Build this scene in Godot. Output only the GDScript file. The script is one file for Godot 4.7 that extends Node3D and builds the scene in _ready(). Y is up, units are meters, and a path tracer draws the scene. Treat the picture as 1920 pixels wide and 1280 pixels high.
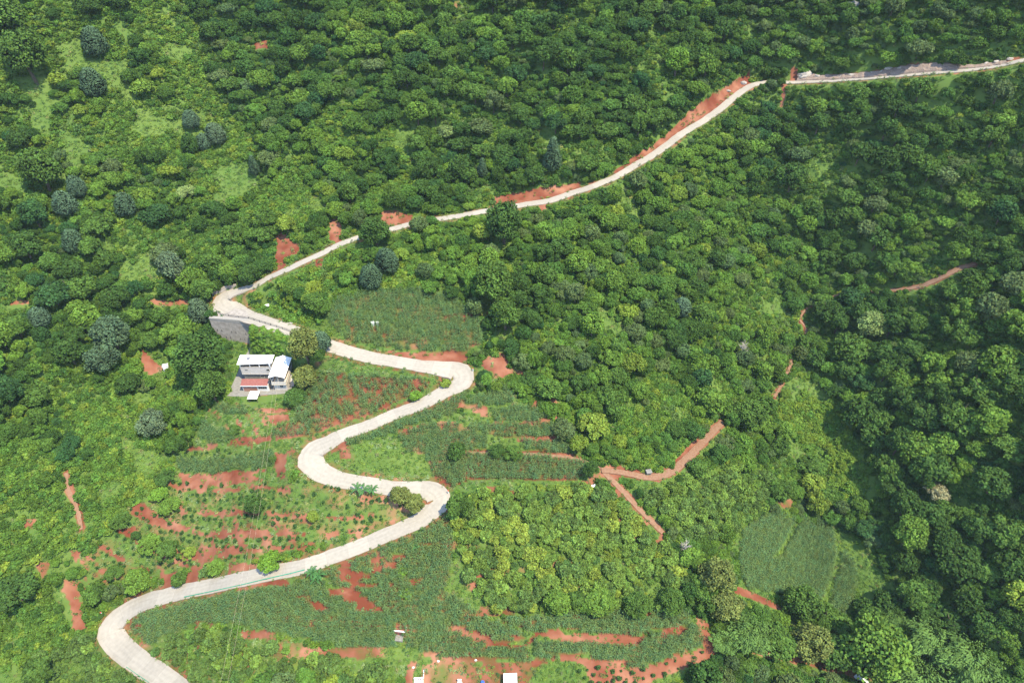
extends Node3D
# A concrete road winding down a wooded hillside between maize terraces, seen from the air.
# World: x to the right, y up, -z away from the viewer ("forward" = -z), metres.

const EYE := Vector3(0, 150, 0)
const PITCH := 42.0
const LENS := 1280.0            # focal length in pixels of the 1920 px wide photograph
const X0 := -300.0
const X1 := 300.0
const F0 := 10.0
const F1 := 430.0
const NX := 601                 # relief grid, 1 m
const NF := 421
const MX := 1201                # cover grid, 0.5 m
const MF := 841

var hg := PackedFloat32Array()      # relief
var soil := PackedFloat32Array()    # bare soil 0..1
var tint := PackedFloat32Array()    # grass: -1 dull grey green .. +1 yellow green
var keep := PackedByteArray()       # 1: stays in sight from the air (road, field, yard)
var bare := PackedByteArray()       # 1: nothing grows here
var crop := PackedByteArray()       # which field
var bench := PackedFloat32Array()   # place on a terrace, 0 inner edge .. 1 lip; -1 off the terraces
var wood := PackedByteArray()       # 1: no forest tree here
var rng := RandomNumberGenerator.new()
var n_big := FastNoiseLite.new()
var n_mid := FastNoiseLite.new()
var n_fine := FastNoiseLite.new()
var sp := sin(deg_to_rad(PITCH))
var cp := cos(deg_to_rad(PITCH))
var mats := {}
var names := {}

# ---------------------------------------------------------------- survey
func sight(px: float, py: float) -> Vector3:
	var u := (px - 960.0) / LENS
	var v := (py - 640.0) / LENS
	return Vector3(u, -(sp + v * cp), -(cp - v * sp))

func seen_at(p: Vector3) -> Vector2:
	var r := p - EYE
	var d := -r.z * cp - r.y * sp
	return Vector2(960.0 + LENS * r.x / d, 640.0 + LENS * (-r.y * cp + r.z * sp) / d)

func scale_at(p: Vector3) -> float:
	var r := p - EYE
	return LENS / (-r.z * cp - r.y * sp)

func height(x: float, f: float) -> float:
	var gx := clampf(x - X0, 0.0, NX - 1.001)
	var gf := clampf(f - F0, 0.0, NF - 1.001)
	var i := int(gx)
	var j := int(gf)
	var a := gx - i
	var b := gf - j
	var k := j * NX + i
	return lerpf(lerpf(hg[k], hg[k + 1], a), lerpf(hg[k + NX], hg[k + NX + 1], a), b)

func follow(dir: Vector3) -> Vector3:           # where a line of sight meets the ground
	var d := 70.0
	var step := 3.0
	while d < 600.0:
		var p := EYE + dir * d
		if p.y < height(p.x, -p.z):
			break
		d += step
	var lo := d - step
	var hi := d
	for k in 9:
		var m := (lo + hi) * 0.5
		var p := EYE + dir * m
		if p.y < height(p.x, -p.z):
			hi = m
		else:
			lo = m
	return EYE + dir * hi

func ground(px: float, py: float) -> Vector3:
	return follow(sight(px, py))

func on_level(px: float, py: float, y: float) -> Vector3:
	var dir := sight(px, py)
	return EYE + dir * ((y - EYE.y) / dir.y)

func plan(list: Array) -> PackedVector2Array:    # outline in the ground plane (x, forward)
	var out := PackedVector2Array()
	for i in range(0, list.size(), 2):
		var g := ground(list[i], list[i + 1])
		out.append(Vector2(g.x, -g.z))
	return out

func cell(x: float, f: float) -> int:
	var i := int(clampf((x - X0) * 2.0 + 0.5, 0, MX - 1))
	var j := int(clampf((f - F0) * 2.0 + 0.5, 0, MF - 1))
	return j * MX + i

func at(x: float, f: float) -> Vector3:
	return Vector3(x, height(x, f), -f)

func box_of(poly: PackedVector2Array) -> Rect2:
	var r := Rect2(poly[0], Vector2.ZERO)
	for p in poly:
		r = r.expand(p)
	return r

# ---------------------------------------------------------------- naming
func numbered(called: String) -> String:
	var n: int = names.get(called, 0)
	names[called] = n + 1
	return called if n == 0 else "%s_%03d" % [called, n]

func tag(o: Node3D, label: String, category: String, group := "", kind := "") -> Node3D:
	if label:
		o.set_meta("label", label)
	if category:
		o.set_meta("category", category)
	if group:
		o.set_meta("group", group)
	if kind:
		o.set_meta("kind", kind)
	return o

func thing(called: String, pos: Vector3, turn := 0.0) -> Node3D:
	var o := Node3D.new()
	o.name = numbered(called)
	o.position = pos
	o.rotation.y = turn
	add_child(o)
	return o

func put(called: String, m: Mesh, mat: Material, parent: Node3D = null, pos := Vector3.ZERO) -> MeshInstance3D:
	var o := MeshInstance3D.new()
	o.mesh = m
	o.material_override = mat
	o.position = pos
	if parent:
		o.name = called
		parent.add_child(o, true)
	else:
		o.name = numbered(called)
		add_child(o)
	return o

func swarm(called: String, m: Mesh, mat: Material, where: Array, tones: Array, label: String, parent: Node3D = null) -> MultiMeshInstance3D:
	var mm := MultiMesh.new()
	mm.transform_format = MultiMesh.TRANSFORM_3D
	mm.use_colors = true
	mm.mesh = m
	mm.instance_count = where.size()
	for i in where.size():
		mm.set_instance_transform(i, where[i])
		mm.set_instance_color(i, tones[i])
	var o := MultiMeshInstance3D.new()
	o.multimesh = mm
	o.material_override = mat
	if parent:
		o.name = called
		parent.add_child(o, true)
		o.set_meta("kind", "stuff")
		if label: o.set_meta("label", label)
	else:
		o.name = numbered(called)
		add_child(o)
		tag(o, label, "", "", "stuff")
	return o

func paint(called: String, c: Color, rough := 0.9, metal := 0.0) -> StandardMaterial3D:   # c is a linear base colour
	if mats.has(called):
		return mats[called]
	var m := StandardMaterial3D.new()
	m.resource_name = called
	m.albedo_color = c.linear_to_srgb()
	m.roughness = rough
	m.metallic = metal
	mats[called] = m
	return m

func leafy(called: String, c: Color, back := 0.6) -> StandardMaterial3D:
	var m := paint(called, Color(c.r * 0.95, c.g, c.b * 0.96), 0.75)     # leaf green
	m.vertex_color_use_as_albedo = true
	m.metallic_specular = 0.2
	m.backlight_enabled = true
	m.backlight = Color(back, back, back * 0.45)
	return m

func noise_tex(freq: float, lo: Color, hi: Color, normal := false, size := 512, sd := 3) -> NoiseTexture2D:
	var n := FastNoiseLite.new()
	n.seed = sd
	n.frequency = freq
	n.fractal_octaves = 5
	var t := NoiseTexture2D.new()
	t.width = size
	t.height = size
	t.seamless = true
	t.noise = n
	if normal:
		t.as_normal_map = true
		t.bump_strength = 6.0
	else:
		var g := Gradient.new()
		g.set_color(0, lo)
		g.set_color(1, hi)
		t.color_ramp = g
	return t

# ---------------------------------------------------------------- relief
func relief(x: float, f: float) -> float:
	var ks := [[0, -9], [40, -3], [60, 2], [84, 8], [123, 19], [165, 31], [205, 42], [250, 66], [320, 112], [440, 195]]
	var y := 0.0
	for i in ks.size() - 1:
		if f <= ks[i + 1][0] or i == ks.size() - 2:
			var s0: float = ks[maxi(i - 1, 0)][1]
			var t: float = (f - ks[i][0]) / (ks[i + 1][0] - ks[i][0])
			var d1: float = ks[i + 1][0] - ks[i][0]
			var m1: float = (float(ks[i + 1][1]) - s0) / (ks[i + 1][0] - ks[maxi(i - 1, 0)][0]) * d1
			var j := mini(i + 2, ks.size() - 1)
			var m2: float = (float(ks[j][1]) - ks[i][1]) / (ks[j][0] - ks[i][0]) * d1
			var t2 := t * t
			var t3 := t2 * t
			y = (2 * t3 - 3 * t2 + 1) * ks[i][1] + (t3 - 2 * t2 + t) * m1 + (-2 * t3 + 3 * t2) * ks[i + 1][1] + (t3 - t2) * m2
			break
	if x > 0.0:
		var xr := 92.0 + 6.0 * sin(f * 0.04)
		var dr := lerpf(28.0, 9.0, smoothstep(150.0, 245.0, f))
		y -= dr * (smoothstep(0.12, 1.0, x / xr) * 0.55 + 0.45 * smoothstep(0.5, 1.0, x / xr))
		if x > xr:
			var e := x - xr
			y += 0.72 * (sqrt(e * e + 100.0) - 10.0)
	else:
		var xl := 98.0 + 6.0 * sin(f * 0.035 + 1.0)
		var dl := lerpf(13.0, 4.0, smoothstep(120.0, 200.0, f))
		y -= dl * smoothstep(0.5, 1.0, -x / xl)
		if -x > xl:
			var e := -x - xl
			y += 0.40 * (sqrt(e * e + 100.0) - 10.0)
	var wild := smoothstep(170.0, 215.0, f) + smoothstep(55.0, 110.0, absf(x))
	y += n_big.get_noise_2d(x, f) * (1.5 + 5.0 * minf(wild, 1.0))
	y += n_mid.get_noise_2d(x, f) * (0.35 + 0.9 * minf(wild, 1.0))
	return y

func fill(poly: PackedVector2Array, act: Callable) -> void:      # act(cell, x, f) for every 0.5 m cell inside
	var r := box_of(poly)
	var j0 := maxi(int((r.position.y - F0) * 2.0), 0)
	var j1 := mini(int((r.end.y - F0) * 2.0) + 1, MF - 1)
	var i0 := maxi(int((r.position.x - X0) * 2.0), 0)
	var i1 := mini(int((r.end.x - X0) * 2.0) + 1, MX - 1)
	for j in range(j0, j1 + 1):
		for i in range(i0, i1 + 1):
			var p := Vector2(X0 + i * 0.5, F0 + j * 0.5)
			if Geometry2D.is_point_in_polygon(p, poly):
				act.call(j * MX + i, p.x, p.y)

func spline(list: Array, spacing: float) -> Array:       # photo points x, y, width -> evenly spaced [Vector3, width]
	var ctrl := []
	for i in range(0, list.size(), 3):
		ctrl.append([ground(list[i], list[i + 1]), float(list[i + 2])])
	var fine := []
	for i in ctrl.size() - 1:
		var p0: Vector3 = ctrl[maxi(i - 1, 0)][0]
		var p1: Vector3 = ctrl[i][0]
		var p2: Vector3 = ctrl[i + 1][0]
		var p3: Vector3 = ctrl[mini(i + 2, ctrl.size() - 1)][0]
		var n := maxi(2, int(p1.distance_to(p2) / 0.4))
		for k in n:
			var t := float(k) / n
			fine.append([p1.cubic_interpolate(p2, p0, p3, t), lerpf(ctrl[i][1], ctrl[i + 1][1], t)])
	fine.append(ctrl[-1])
	var out := [fine[0]]
	for q in fine:
		if q[0].distance_to(out[-1][0]) >= spacing:
			out.append(q)
	return out

func graded(way: Array, reach: int) -> Array:         # even out the climb along the way
	var out := []
	for i in way.size():
		var s := 0.0
		var w := 0.0
		for k in range(-reach, reach + 1):
			var j := clampi(i + k, 0, way.size() - 1)
			var g := reach + 1.0 - absf(k)
			s += way[j][0].y * g
			w += g
		var p: Vector3 = way[i][0]
		out.append([Vector3(p.x, s / w, p.z), way[i][1]])
	return out

func cut_in(way: Array, shoulder: float, bank: float, yard: PackedVector2Array) -> void:   # bench the way into the slope
	var near := {}
	for q in way:
		var p: Vector3 = q[0]
		var reach: float = q[1] * 0.5 + shoulder + bank
		for j in range(int(-p.z - F0 - reach), int(-p.z - F0 + reach) + 2):
			for i in range(int(p.x - X0 - reach), int(p.x - X0 + reach) + 2):
				if i < 0 or j < 0 or i >= NX or j >= NF:
					continue
				var d: float = Vector2(X0 + i - p.x, F0 + j + p.z).length() - q[1] * 0.5 - shoulder
				var k := j * NX + i
				if d < bank and (not near.has(k) or d < near[k][0]):
					near[k] = [d, p.y]
	for k in near:
		var d: float = near[k][0]
		var b := bank
		if yard.size() and Geometry2D.is_point_in_polygon(Vector2(X0 + k % NX, F0 + k / NX), yard):
			continue
		hg[k] = lerpf(near[k][1] - 0.10, hg[k], smoothstep(0.0, b, maxf(d, 0.0)))

func ribbon(way: Array, lift: float, skirt: float, uv_len := 40.0) -> ArrayMesh:
	var st := SurfaceTool.new()
	st.begin(Mesh.PRIMITIVE_TRIANGLES)
	var run := 0.0
	var rows := []
	for i in way.size():
		var a: Vector3 = way[maxi(i - 1, 0)][0]
		var b: Vector3 = way[mini(i + 1, way.size() - 1)][0]
		var side := Vector3(-(b.z - a.z), 0, b.x - a.x).normalized()
		if i > 0:
			run += way[i][0].distance_to(way[i - 1][0])
		var w: float = way[i][1] * 0.5
		var wob := n_fine.get_noise_1d(run * 3.0) * 0.22
		var c: Vector3 = way[i][0] + Vector3.UP * lift
		var row := [c - side * (w + wob) + Vector3.DOWN * skirt, c - side * (w + wob), c - side * w * 0.33 + Vector3.UP * 0.03, c + side * w * 0.33 + Vector3.UP * 0.03, c + side * (w - wob * 0.7), c + side * (w - wob * 0.7) + Vector3.DOWN * skirt]
		rows.append([row, run / uv_len])
	for i in rows.size() - 1:
		for k in 5:
			var q := [rows[i][0][k], rows[i + 1][0][k], rows[i + 1][0][k + 1], rows[i][0][k + 1]]
			var uv := [Vector2(k * 0.2, rows[i][1]), Vector2(k * 0.2, rows[i + 1][1]), Vector2(k * 0.2 + 0.2, rows[i + 1][1]), Vector2(k * 0.2 + 0.2, rows[i][1])]
			st.set_smooth_group(0 if k > 0 and k < 4 else 1 + k)
			for m in [0, 1, 2, 0, 2, 3]:
				st.set_uv(uv[m])
				st.add_vertex(q[m])
	st.generate_normals()
	return st.commit()

# ---------------------------------------------------------------- ground plan, read off the photograph
const ROAD_LOWER := [400, 1345, 4.6, 355, 1310, 4.6, 305, 1271, 4.8, 262, 1243, 5.0, 226, 1214, 5.4, 210, 1188, 5.8, 222, 1160, 5.6, 252, 1138, 5.0, 300, 1120, 4.4, 367, 1105, 4.1, 433, 1090, 4.0, 500, 1075, 4.0, 567, 1061, 3.9, 640, 1039, 3.9, 690, 1017, 3.9, 740, 997, 3.9, 783, 978, 4.2, 813, 955, 5.2, 823, 934, 6.0, 806, 920, 5.6, 770, 917, 4.6, 735, 914, 4.2, 690, 909, 4.2, 642, 901, 4.6, 604, 888, 5.4]
const ROAD_MIDDLE := [604, 888, 5.4, 583, 867, 6.4, 590, 846, 6.2, 615, 829, 4.8, 648, 813, 4.0, 690, 797, 3.7, 740, 778, 3.7, 790, 757, 3.8, 835, 735, 4.6, 863, 714, 6.6, 860, 697, 7.2, 828, 690, 5.6, 790, 686, 4.4, 740, 679, 4.3, 690, 669, 4.4, 650, 659, 4.5, 624, 650, 4.5, 585, 637, 4.6, 549, 621, 4.6, 520, 612, 4.6, 490, 602, 4.7, 462, 592, 5.2, 436, 582, 6.2, 420, 572, 6.4, 424, 558, 5.2, 440, 548, 3.8, 458, 543, 3.4]
const ROAD_UPPER := [458, 543, 2.72, 478, 536, 2.56, 502, 520, 2.56, 535, 506, 2.48, 575, 487, 2.4, 603, 475, 2.4, 640, 456, 2.4, 690, 440, 2.4, 740, 428, 2.48, 790, 416, 2.48, 847, 407, 2.56, 900, 398, 2.56, 945, 389, 2.64, 993, 383, 2.72, 1033, 376, 2.88, 1073, 363, 2.88, 1110, 349, 2.8, 1157, 330, 2.72, 1192, 310, 2.8, 1230, 288, 2.96, 1280, 250, 2.96, 1320, 226, 2.96, 1350, 205, 2.96, 1380, 180, 2.88, 1402, 163, 2.88, 1420, 156, 2.8, 1445, 154, 2.72, 1480, 155, 2.56, 1520, 154, 2.4, 1565, 152, 2.4, 1633, 147, 2.4, 1700, 141, 2.4, 1780, 134, 2.4, 1847, 128, 2.4, 1885, 122, 2.4, 1920, 112, 2.4, 1965, 100, 2.4]
const TRACK := [1128, 881, 1.6, 1150, 883, 1.5, 1180, 888, 1.6, 1210, 894, 1.9, 1240, 892, 2.0, 1265, 880, 2.1, 1290, 858, 2.1, 1315, 832, 2.0, 1338, 808, 1.9, 1358, 788, 1.8]
const FOOTPATH := [1128, 881, 1.2, 1150, 902, 1.4, 1172, 925, 1.4, 1195, 950, 1.3, 1218, 974, 1.3, 1243, 1000, 1.1]
const TERRACE_PATH := [872, 849, 0.8, 915, 849, 0.8, 985, 851, 0.8, 1045, 855, 0.9, 1090, 862, 0.8, 1128, 880, 0.9]
const HILL_PATH := [1452, 745, 0.9, 1462, 728, 0.9, 1478, 695, 0.8, 1488, 672, 0.8, 1500, 650, 0.8, 1513, 618, 0.8, 1500, 598, 0.8, 1512, 580, 0.8, 1546, 560, 0.8, 1600, 548, 0.9, 1660, 545, 1.3, 1722, 538, 1.7, 1760, 522, 1.7, 1800, 503, 1.6, 1832, 493, 1.4]
const LEFT_PATH := [122, 885, 1.0, 126, 915, 1.2, 140, 945, 1.0, 148, 970, 1.0, 152, 995, 0.8]
const TERRACED := [330, 770, 470, 745, 560, 690, 720, 640, 900, 560, 960, 660, 1090, 800, 1130, 880, 1290, 1060, 1345, 1215, 1420, 1290, 300, 1300, 100, 1110, 190, 1000, 300, 890]
const YARD := [426, 640, 440, 632, 480, 640, 520, 650, 548, 655, 556, 690, 552, 722, 535, 745, 490, 756, 452, 752, 430, 730, 424, 690]

func soils() -> Array:           # bare red earth: outline and how bare it is
	return [
		[[725, 657, 802, 662, 872, 668, 870, 682, 828, 681, 741, 674], 1.0], [[898, 680, 930, 664, 952, 664, 957, 705, 937, 708, 907, 692], 0.95],
		[[498, 779, 541, 777, 541, 789, 510, 799], 1.0], [[478, 765, 553, 763, 540, 775, 501, 777], 0.85], [[514, 849, 538, 851, 534, 898, 518, 895], 0.95],
		[[432, 831, 449, 819, 478, 823, 510, 813, 509, 827, 464, 830], 0.95], [[350, 843, 394, 834, 396, 846, 372, 846], 0.8],
		[[330, 888, 400, 890, 449, 882, 495, 901, 413, 912, 367, 919, 328, 917, 340, 903], 1.0], [[365, 957, 463, 955, 463, 966, 378, 968], 0.95],
		[[391, 999, 501, 996, 514, 1009, 404, 1007], 0.95], [[415, 1025, 472, 1024, 426, 1038, 361, 1051, 273, 1028], 0.9], [[223, 992, 253, 987, 253, 1016], 0.9],
		[[249, 944, 264, 942, 317, 981, 358, 988, 339, 999, 284, 985, 243, 963], 0.9], [[299, 1075, 334, 1075, 377, 1068, 375, 1090, 308, 1104], 0.9],
		[[428, 1060, 494, 1055, 494, 1064, 426, 1080], 0.95], [[128, 1034, 155, 1028, 142, 1060], 0.9], [[425, 1098, 535, 1086, 545, 1099, 410, 1113], 0.85],
		[[115, 1090, 140, 1088, 146, 1120, 152, 1150, 170, 1180, 133, 1184, 132, 1145], 1.0], [[300, 1108, 370, 1103, 372, 1096, 302, 1102], 0.8],
		[[517, 434, 537, 437, 560, 457, 560, 474, 532, 484, 535, 504, 521, 509, 514, 484], 1.0], [[616, 410, 640, 408, 640, 457, 616, 449], 1.0], [[587, 487, 606, 484, 603, 505, 590, 500], 0.9],
		[[266, 652, 284, 672, 308, 692, 278, 705, 261, 688], 0.95], [[275, 559, 355, 559, 355, 571, 285, 570], 0.85], [[212, 362, 235, 361, 232, 374, 215, 374], 0.95],
		[[62, 1054, 102, 1052, 78, 1092], 0.7], [[10, 565, 55, 560, 54, 570, 12, 572], 0.7], [[714, 396, 776, 402, 768, 420, 704, 422], 0.8], [[474, 80, 508, 74, 502, 93, 477, 93], 0.8],
		[[915, 390, 928, 368, 960, 362, 1007, 352, 1060, 346, 1090, 340, 1090, 356, 1040, 372, 993, 380, 940, 388], 1.0], [[1012, 384, 1026, 384, 1022, 396, 1012, 397], 0.9],
		[[1148, 324, 1182, 296, 1236, 262, 1285, 214, 1345, 172, 1380, 148, 1406, 132, 1412, 160, 1390, 170, 1360, 194, 1320, 224, 1280, 248, 1240, 278, 1195, 306, 1158, 332], 1.0],
		[[1484, 126, 1498, 126, 1500, 155, 1488, 155], 1.0], [[1495, 140, 1560, 138, 1640, 132, 1740, 116, 1790, 126, 1872, 114, 1915, 104, 1915, 114, 1870, 124, 1780, 134, 1640, 146, 1500, 152], 0.85],
		[[1255, 873, 1304, 820, 1340, 795, 1362, 783, 1362, 800, 1325, 832, 1290, 872, 1240, 905, 1215, 900], 1.0], [[1122, 872, 1200, 878, 1195, 890, 1130, 882], 0.9], [[1130, 882, 1166, 892, 1164, 912, 1140, 898], 0.85],
		[[635, 1066, 696, 1081, 692, 1091, 639, 1093], 0.9], [[696, 1071, 744, 1056, 744, 1069, 705, 1075], 0.95], [[612, 1102, 674, 1109, 690, 1127, 727, 1149, 663, 1152, 672, 1131, 620, 1122], 0.85], [[694, 1116, 755, 1111, 753, 1128, 727, 1127], 0.7],
		[[572, 1127, 600, 1132, 622, 1142, 610, 1150, 590, 1146], 0.95], [[660, 1040, 703, 1032, 700, 1042, 662, 1050], 0.6], [[705, 1032, 718, 1032, 718, 1052, 710, 1052], 0.6],
		[[845, 1170, 895, 1188, 928, 1206, 983, 1208, 1005, 1186, 1010, 1196, 983, 1218, 925, 1216, 850, 1182], 0.85], [[1000, 1190, 1047, 1180, 1063, 1194, 1082, 1187, 1113, 1191, 1141, 1189, 1196, 1196, 1222, 1185, 1200, 1211, 1170, 1216, 1085, 1210, 1067, 1207], 0.95],
		[[1240, 1183, 1292, 1175, 1292, 1186, 1245, 1196], 0.8], [[1170, 1148, 1222, 1150, 1218, 1160, 1176, 1158], 0.9], [[1054, 1234, 1152, 1241, 1174, 1254, 1212, 1252, 1262, 1238, 1327, 1212, 1349, 1230, 1266, 1262, 1200, 1290, 1109, 1290, 1096, 1249], 0.95],
		[[738, 1168, 766, 1166, 766, 1192, 742, 1198], 0.7], [[448, 1180, 500, 1184, 504, 1196, 452, 1200], 0.85], [[520, 1198, 580, 1208, 600, 1216, 560, 1222], 0.6], [[640, 1208, 700, 1212, 704, 1236, 668, 1240], 0.6],
		[[765, 1245, 780, 1240, 775, 1290, 755, 1290], 0.9], [[790, 1245, 870, 1245, 960, 1255, 1000, 1240, 1020, 1250, 985, 1290, 790, 1290], 0.6], [[1300, 1150, 1330, 1170, 1345, 1215, 1325, 1225, 1310, 1180], 0.85],
		[[1375, 1100, 1430, 1118, 1480, 1140, 1475, 1150, 1420, 1130, 1372, 1112], 0.9], [[1400, 1218, 1470, 1225, 1540, 1240, 1640, 1262, 1636, 1280, 1540, 1256, 1460, 1240, 1398, 1226], 0.7], [[500, 700, 540, 716, 545, 735, 470, 745, 440, 740, 445, 725], 0.9],
		[[1395, 860, 1420, 862, 1415, 880, 1400, 880], 0.3], [[1455, 934, 1490, 936, 1488, 956, 1460, 952], 0.6], [[120, 880, 132, 885, 150, 960, 158, 995, 146, 1000, 134, 955], 0.8], [[38, 975, 66, 972, 62, 992, 42, 994], 0.7],
		[[850, 0, 862, 0, 864, 20, 846, 14], 0.5], [[1320, 0, 1330, 5, 1345, 40, 1335, 45], 0.4], [[1374, 30, 1388, 40, 1385, 62, 1375, 58], 0.3], [[1465, 160, 1476, 158, 1470, 200, 1462, 200], 0.9], [[1630, 328, 1700, 334, 1698, 338, 1632, 333], 0.5], [[1410, 320, 1440, 318, 1432, 345, 1400, 345], 0.35]]

func fields() -> Array:          # maize: outline, share of plants standing, bareness of the soil between
	return [
		["inside the lowest bend of the road", [246, 1140, 300, 1128, 372, 1116, 430, 1112, 545, 1100, 600, 1092, 640, 1112, 680, 1130, 742, 1160, 742, 1214, 640, 1214, 500, 1184, 380, 1168, 300, 1200, 268, 1212, 240, 1180], 0.97, 0.35],
		["below the road between its lowest two bends", [590, 1072, 690, 1028, 790, 990, 838, 966, 850, 1010, 846, 1060, 832, 1110, 890, 1150, 930, 1170, 990, 1200, 930, 1204, 845, 1170, 842, 1180, 925, 1218, 990, 1220, 1000, 1244, 830, 1236, 760, 1210, 745, 1160, 690, 1128, 640, 1108], 0.88, 0.5],
		["under the orchard along the foot of the slope", [930, 1166, 1080, 1150, 1180, 1146, 1290, 1146, 1300, 1180, 1220, 1184, 1196, 1194, 1113, 1189, 1047, 1178, 1003, 1190], 0.9, 0.5],
		["lowest long strip above the planted red terrace", [1000, 1202, 1070, 1208, 1170, 1218, 1225, 1190, 1310, 1176, 1324, 1206, 1262, 1234, 1212, 1250, 1174, 1252, 1152, 1238, 1060, 1230, 1000, 1242], 0.92, 0.45],
		["on the round slope above the upper bend", [606, 590, 640, 560, 700, 546, 800, 548, 850, 562, 900, 600, 905, 645, 872, 664, 802, 660, 730, 654, 650, 640, 624, 615], 0.78, 0.45],
		["thin and patchy inside the big S bend", [574, 705, 653, 704, 719, 707, 769, 711, 811, 713, 802, 725, 784, 742, 754, 750, 697, 777, 653, 791, 614, 804, 577, 820, 515, 828, 512, 802, 552, 789, 557, 764, 574, 750], 0.6, 0.62],
		["narrow row along the inner edge of the upper bend", [726, 686, 817, 698, 838, 706, 806, 706, 762, 702, 726, 693], 1.0, 0.3],
		["tall dark strip just below the straight leg of the road", [884, 722, 881, 738, 861, 762, 850, 780, 806, 791, 758, 804, 741, 815, 688, 828, 653, 838, 632, 842, 640, 832, 675, 818, 741, 793, 806, 767, 850, 746, 872, 731], 1.0, 0.4],
		["top terrace right of the upper bend", [870, 757, 900, 742, 962, 730, 960, 757, 905, 767], 0.95, 0.4], ["second terrace right of the upper bend", [923, 771, 984, 764, 1017, 764, 1030, 788, 982, 791, 929, 790], 0.95, 0.4],
		["third terrace right of the upper bend", [886, 795, 925, 797, 1034, 796, 1052, 820, 973, 823, 881, 812], 0.92, 0.5], ["fourth terrace above the narrow terrace path", [982, 826, 1056, 824, 1082, 855, 1047, 850, 982, 848], 0.95, 0.4],
		["between the straight leg of the road and the terrace path", [745, 820, 806, 797, 862, 794, 862, 808, 892, 812, 912, 823, 912, 845, 877, 847, 864, 851, 820, 860, 760, 846], 0.85, 0.5],
		["long strip below the terrace path", [800, 862, 875, 853, 914, 853, 982, 855, 1047, 859, 1093, 867, 1120, 880, 1089, 894, 1082, 903, 1008, 903, 960, 899, 881, 901, 850, 915, 820, 905], 0.9, 0.6],
		["large plot by the right-hand ravine", [1392, 1000, 1420, 975, 1450, 965, 1494, 975, 1478, 1000, 1462, 1030, 1446, 1050, 1452, 1056, 1470, 1040, 1490, 1004, 1503, 972, 1560, 990, 1568, 1040, 1552, 1100, 1540, 1122, 1480, 1120, 1400, 1104, 1384, 1062], 1.0, 0.3],
		["small plot right of the large one by the ravine", [1580, 1035, 1604, 1060, 1606, 1100, 1592, 1140, 1556, 1152, 1560, 1110, 1574, 1075], 1.0, 0.3],
		["upper garden plot below the house", [402, 768, 430, 764, 464, 770, 464, 781, 430, 782], 1.0, 0.2], ["left garden plot below the house", [372, 822, 386, 790, 400, 806, 440, 812, 438, 828, 400, 832], 1.0, 0.2],
		["dark crescent plot at the left end of the terraces", [332, 862, 352, 864, 380, 866, 452, 862, 516, 848, 520, 870, 500, 880, 452, 884, 395, 890, 340, 886], 1.0, 0.2]]

func orchards() -> Array:        # rows of fruit trees: outline, spacing, mean crown radius
	return [
		["in the orchard under the terraces", [838, 938, 900, 908, 985, 898, 1060, 908, 1110, 912, 1150, 930, 1190, 965, 1236, 1008, 1285, 1062, 1290, 1138, 1185, 1142, 1080, 1146, 950, 1158, 890, 1136, 842, 1095, 856, 1040, 858, 1000], 2.05, 1.25],
		["in the plantation right of the footpath", [1180, 900, 1240, 915, 1300, 895, 1380, 870, 1450, 900, 1440, 950, 1390, 990, 1340, 1020, 1270, 1010, 1220, 950], 2.2, 1.25],
		["in the plantation at the bottom left", [262, 1218, 300, 1206, 372, 1174, 420, 1190, 500, 1196, 560, 1220, 640, 1222, 740, 1226, 755, 1250, 745, 1295, 370, 1295, 310, 1255], 2.0, 1.1],
		["left of the lowest road", [62, 1240, 120, 1210, 160, 1196, 205, 1222, 245, 1252, 290, 1290, 50, 1290], 2.0, 1.1]]

const BANDS_LEFT := [[318, 908, 360, 922, 420, 922, 480, 914, 545, 920], [362, 962, 420, 967, 470, 962, 540, 968, 640, 972, 700, 968], [248, 948, 300, 980, 350, 996, 420, 1008, 512, 1004, 600, 1004, 680, 996], [268, 1028, 330, 1045, 380, 1051, 440, 1036, 520, 1030, 600, 1022], [212, 992, 250, 1012, 300, 1040, 360, 1066, 420, 1064], [180, 1020, 220, 1046, 280, 1072]]
const BANDS_RIGHT := [[903, 769, 962, 759], [927, 794, 982, 795, 1034, 792], [972, 826, 1056, 824], [742, 816, 806, 796, 864, 791], [350, 844, 394, 839, 450, 832, 510, 827], [336, 890, 395, 895, 452, 889, 500, 883], [1003, 1246, 1060, 1236, 1152, 1244, 1212, 1254, 1262, 1238], [660, 1098, 720, 1100, 790, 1092], [640, 1062, 700, 1052, 760, 1046]]
const SAPLINGS := [215, 985, 262, 930, 318, 900, 400, 910, 500, 900, 540, 905, 640, 915, 720, 930, 780, 955, 700, 990, 600, 1018, 520, 1040, 400, 1062, 300, 1070, 170, 1086, 150, 1060]

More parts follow.
